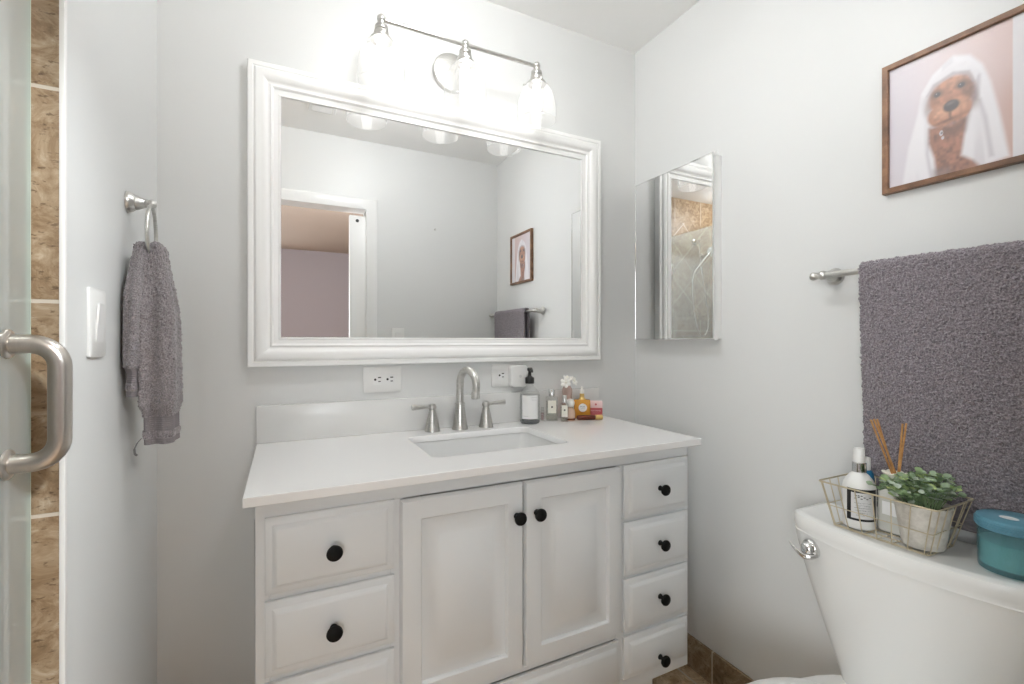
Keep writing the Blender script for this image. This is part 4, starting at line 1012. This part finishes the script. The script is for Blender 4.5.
for zz_ in (.35, 1.75): obj('hinge', MB().box(GX-.012, GX+.012, OY+.0125, OY+.06, zz_-.045, zz_+.045), M['nickel'], sdoor, bevel=.002)
sh = thing('hand_shower', 'chrome hand shower with looping hose on the tiled shower end wall', 'shower head', (-.63, OY+.012, 1.3))
yw = OY+.012
obj('wall_elbow', MB().lathe([(.028, 0), (.028, .006), (.014, .012), (.012, .04), (.016, .045), (.016, .058), (0, .06)], (-.625, yw, 2.01), 24, (0, 1, 0)), M['chrome'], sh)
h0, h1 = Vector((-.74, yw+.07, 1.93)), Vector((-.56, yw+.055, 1.74))
mb = MB(); mb.tube([tuple(h0), tuple(h0.lerp(h1, .3)), tuple(h1)], [.015, .012, .010], 16); obj('wand', mb, M['chrome'], sh)
mb = MB(); mb.lathe([(.012, -.01), (.03, .0), (.042, .012), (.042, .02), (0, .022)], tuple(h0), 28, (.25, .9, -.35)); obj('spray_head', mb, M['whitepl'], sh)
mb = MB(); mb.lathe([(.022, 0), (.022, .006), (.012, .010), (.012, .055), (.018, .06), (.018, .075)], (-.715, yw, 1.90), 20, (0, 1, 0)); obj('holder', mb, M['chrome'], sh)
ctrl = [(-.625, yw+.05, 1.99), (-.64, yw+.055, 1.80), (-.71, yw+.06, 1.45), (-.72, yw+.06, 1.28), (-.67, yw+.06, 1.21), (-.60, yw+.06, 1.26), (-.55, yw+.06, 1.45), (-.54, yw+.057, 1.64), (-.56, yw+.055, 1.74)]
pts = []
for i in range(len(ctrl)-1):
    p0, p1, p2, p3 = [Vector(ctrl[max(0, min(len(ctrl)-1, k))]) for k in (i-1, i, i+1, i+2)]
    for q in range(10):
        t_ = q/10; pts.append(tuple(.5*((2*p1)+(p2-p0)*t_+(2*p0-5*p1+4*p2-p3)*t_*t_+(3*p1-p0-3*p2+p3)*t_**3)))
pts.append(ctrl[-1])
obj('hose', MB().tube(pts, .0062, 10), M['chrome'], sh)

# ---------------------------------------------------------------- ceiling vent, wall hook
vt = thing('ceiling_vent', 'white louvred ceiling vent seen in the mirror', 'vent', (.19, -1.08, CH))
mb = MB(); x0, x1, y0, y1 = .118, .25, -1.13, -.985
R = [[(a, b, CH-d) for a, b, _ in rrect(x0+i, x1-i, y0+i, y1-i, 0, .004, 2)] for i, d in ((0, .0005), (0, .004), (.003, .008), (.018, .010), (.020, .004))]
mb.rings(R, True, True, False); obj('vent_frame', mb, M['trim'], vt)
mb = MB()
for k in range(7):
    yy = y0+.028+k*.0148; n0 = mb.mark(); mb.box(x0+.02, x1-.02, -.0055, .0055, -.0006, .0006); mb.xf(n0, Matrix.Translation((0, yy, CH-.0075)) @ Matrix.Rotation(.6, 4, 'X'))
obj('louvres', mb, M['trim'], vt)
hk = MB(); hk.lathe([(.006, .0005), (.006, .003), (.003, .004), (.003, .012), (.005, .013), (.005, .016), (0, .017)], (.873, OY, 1.877), 16, (0, 1, 0))
tag(obj('wall_hook', hk, M['nickel'], loc=(.873, OY, 1.877)), 'tiny nail hook on the bare wall seen in the mirror', 'hook')
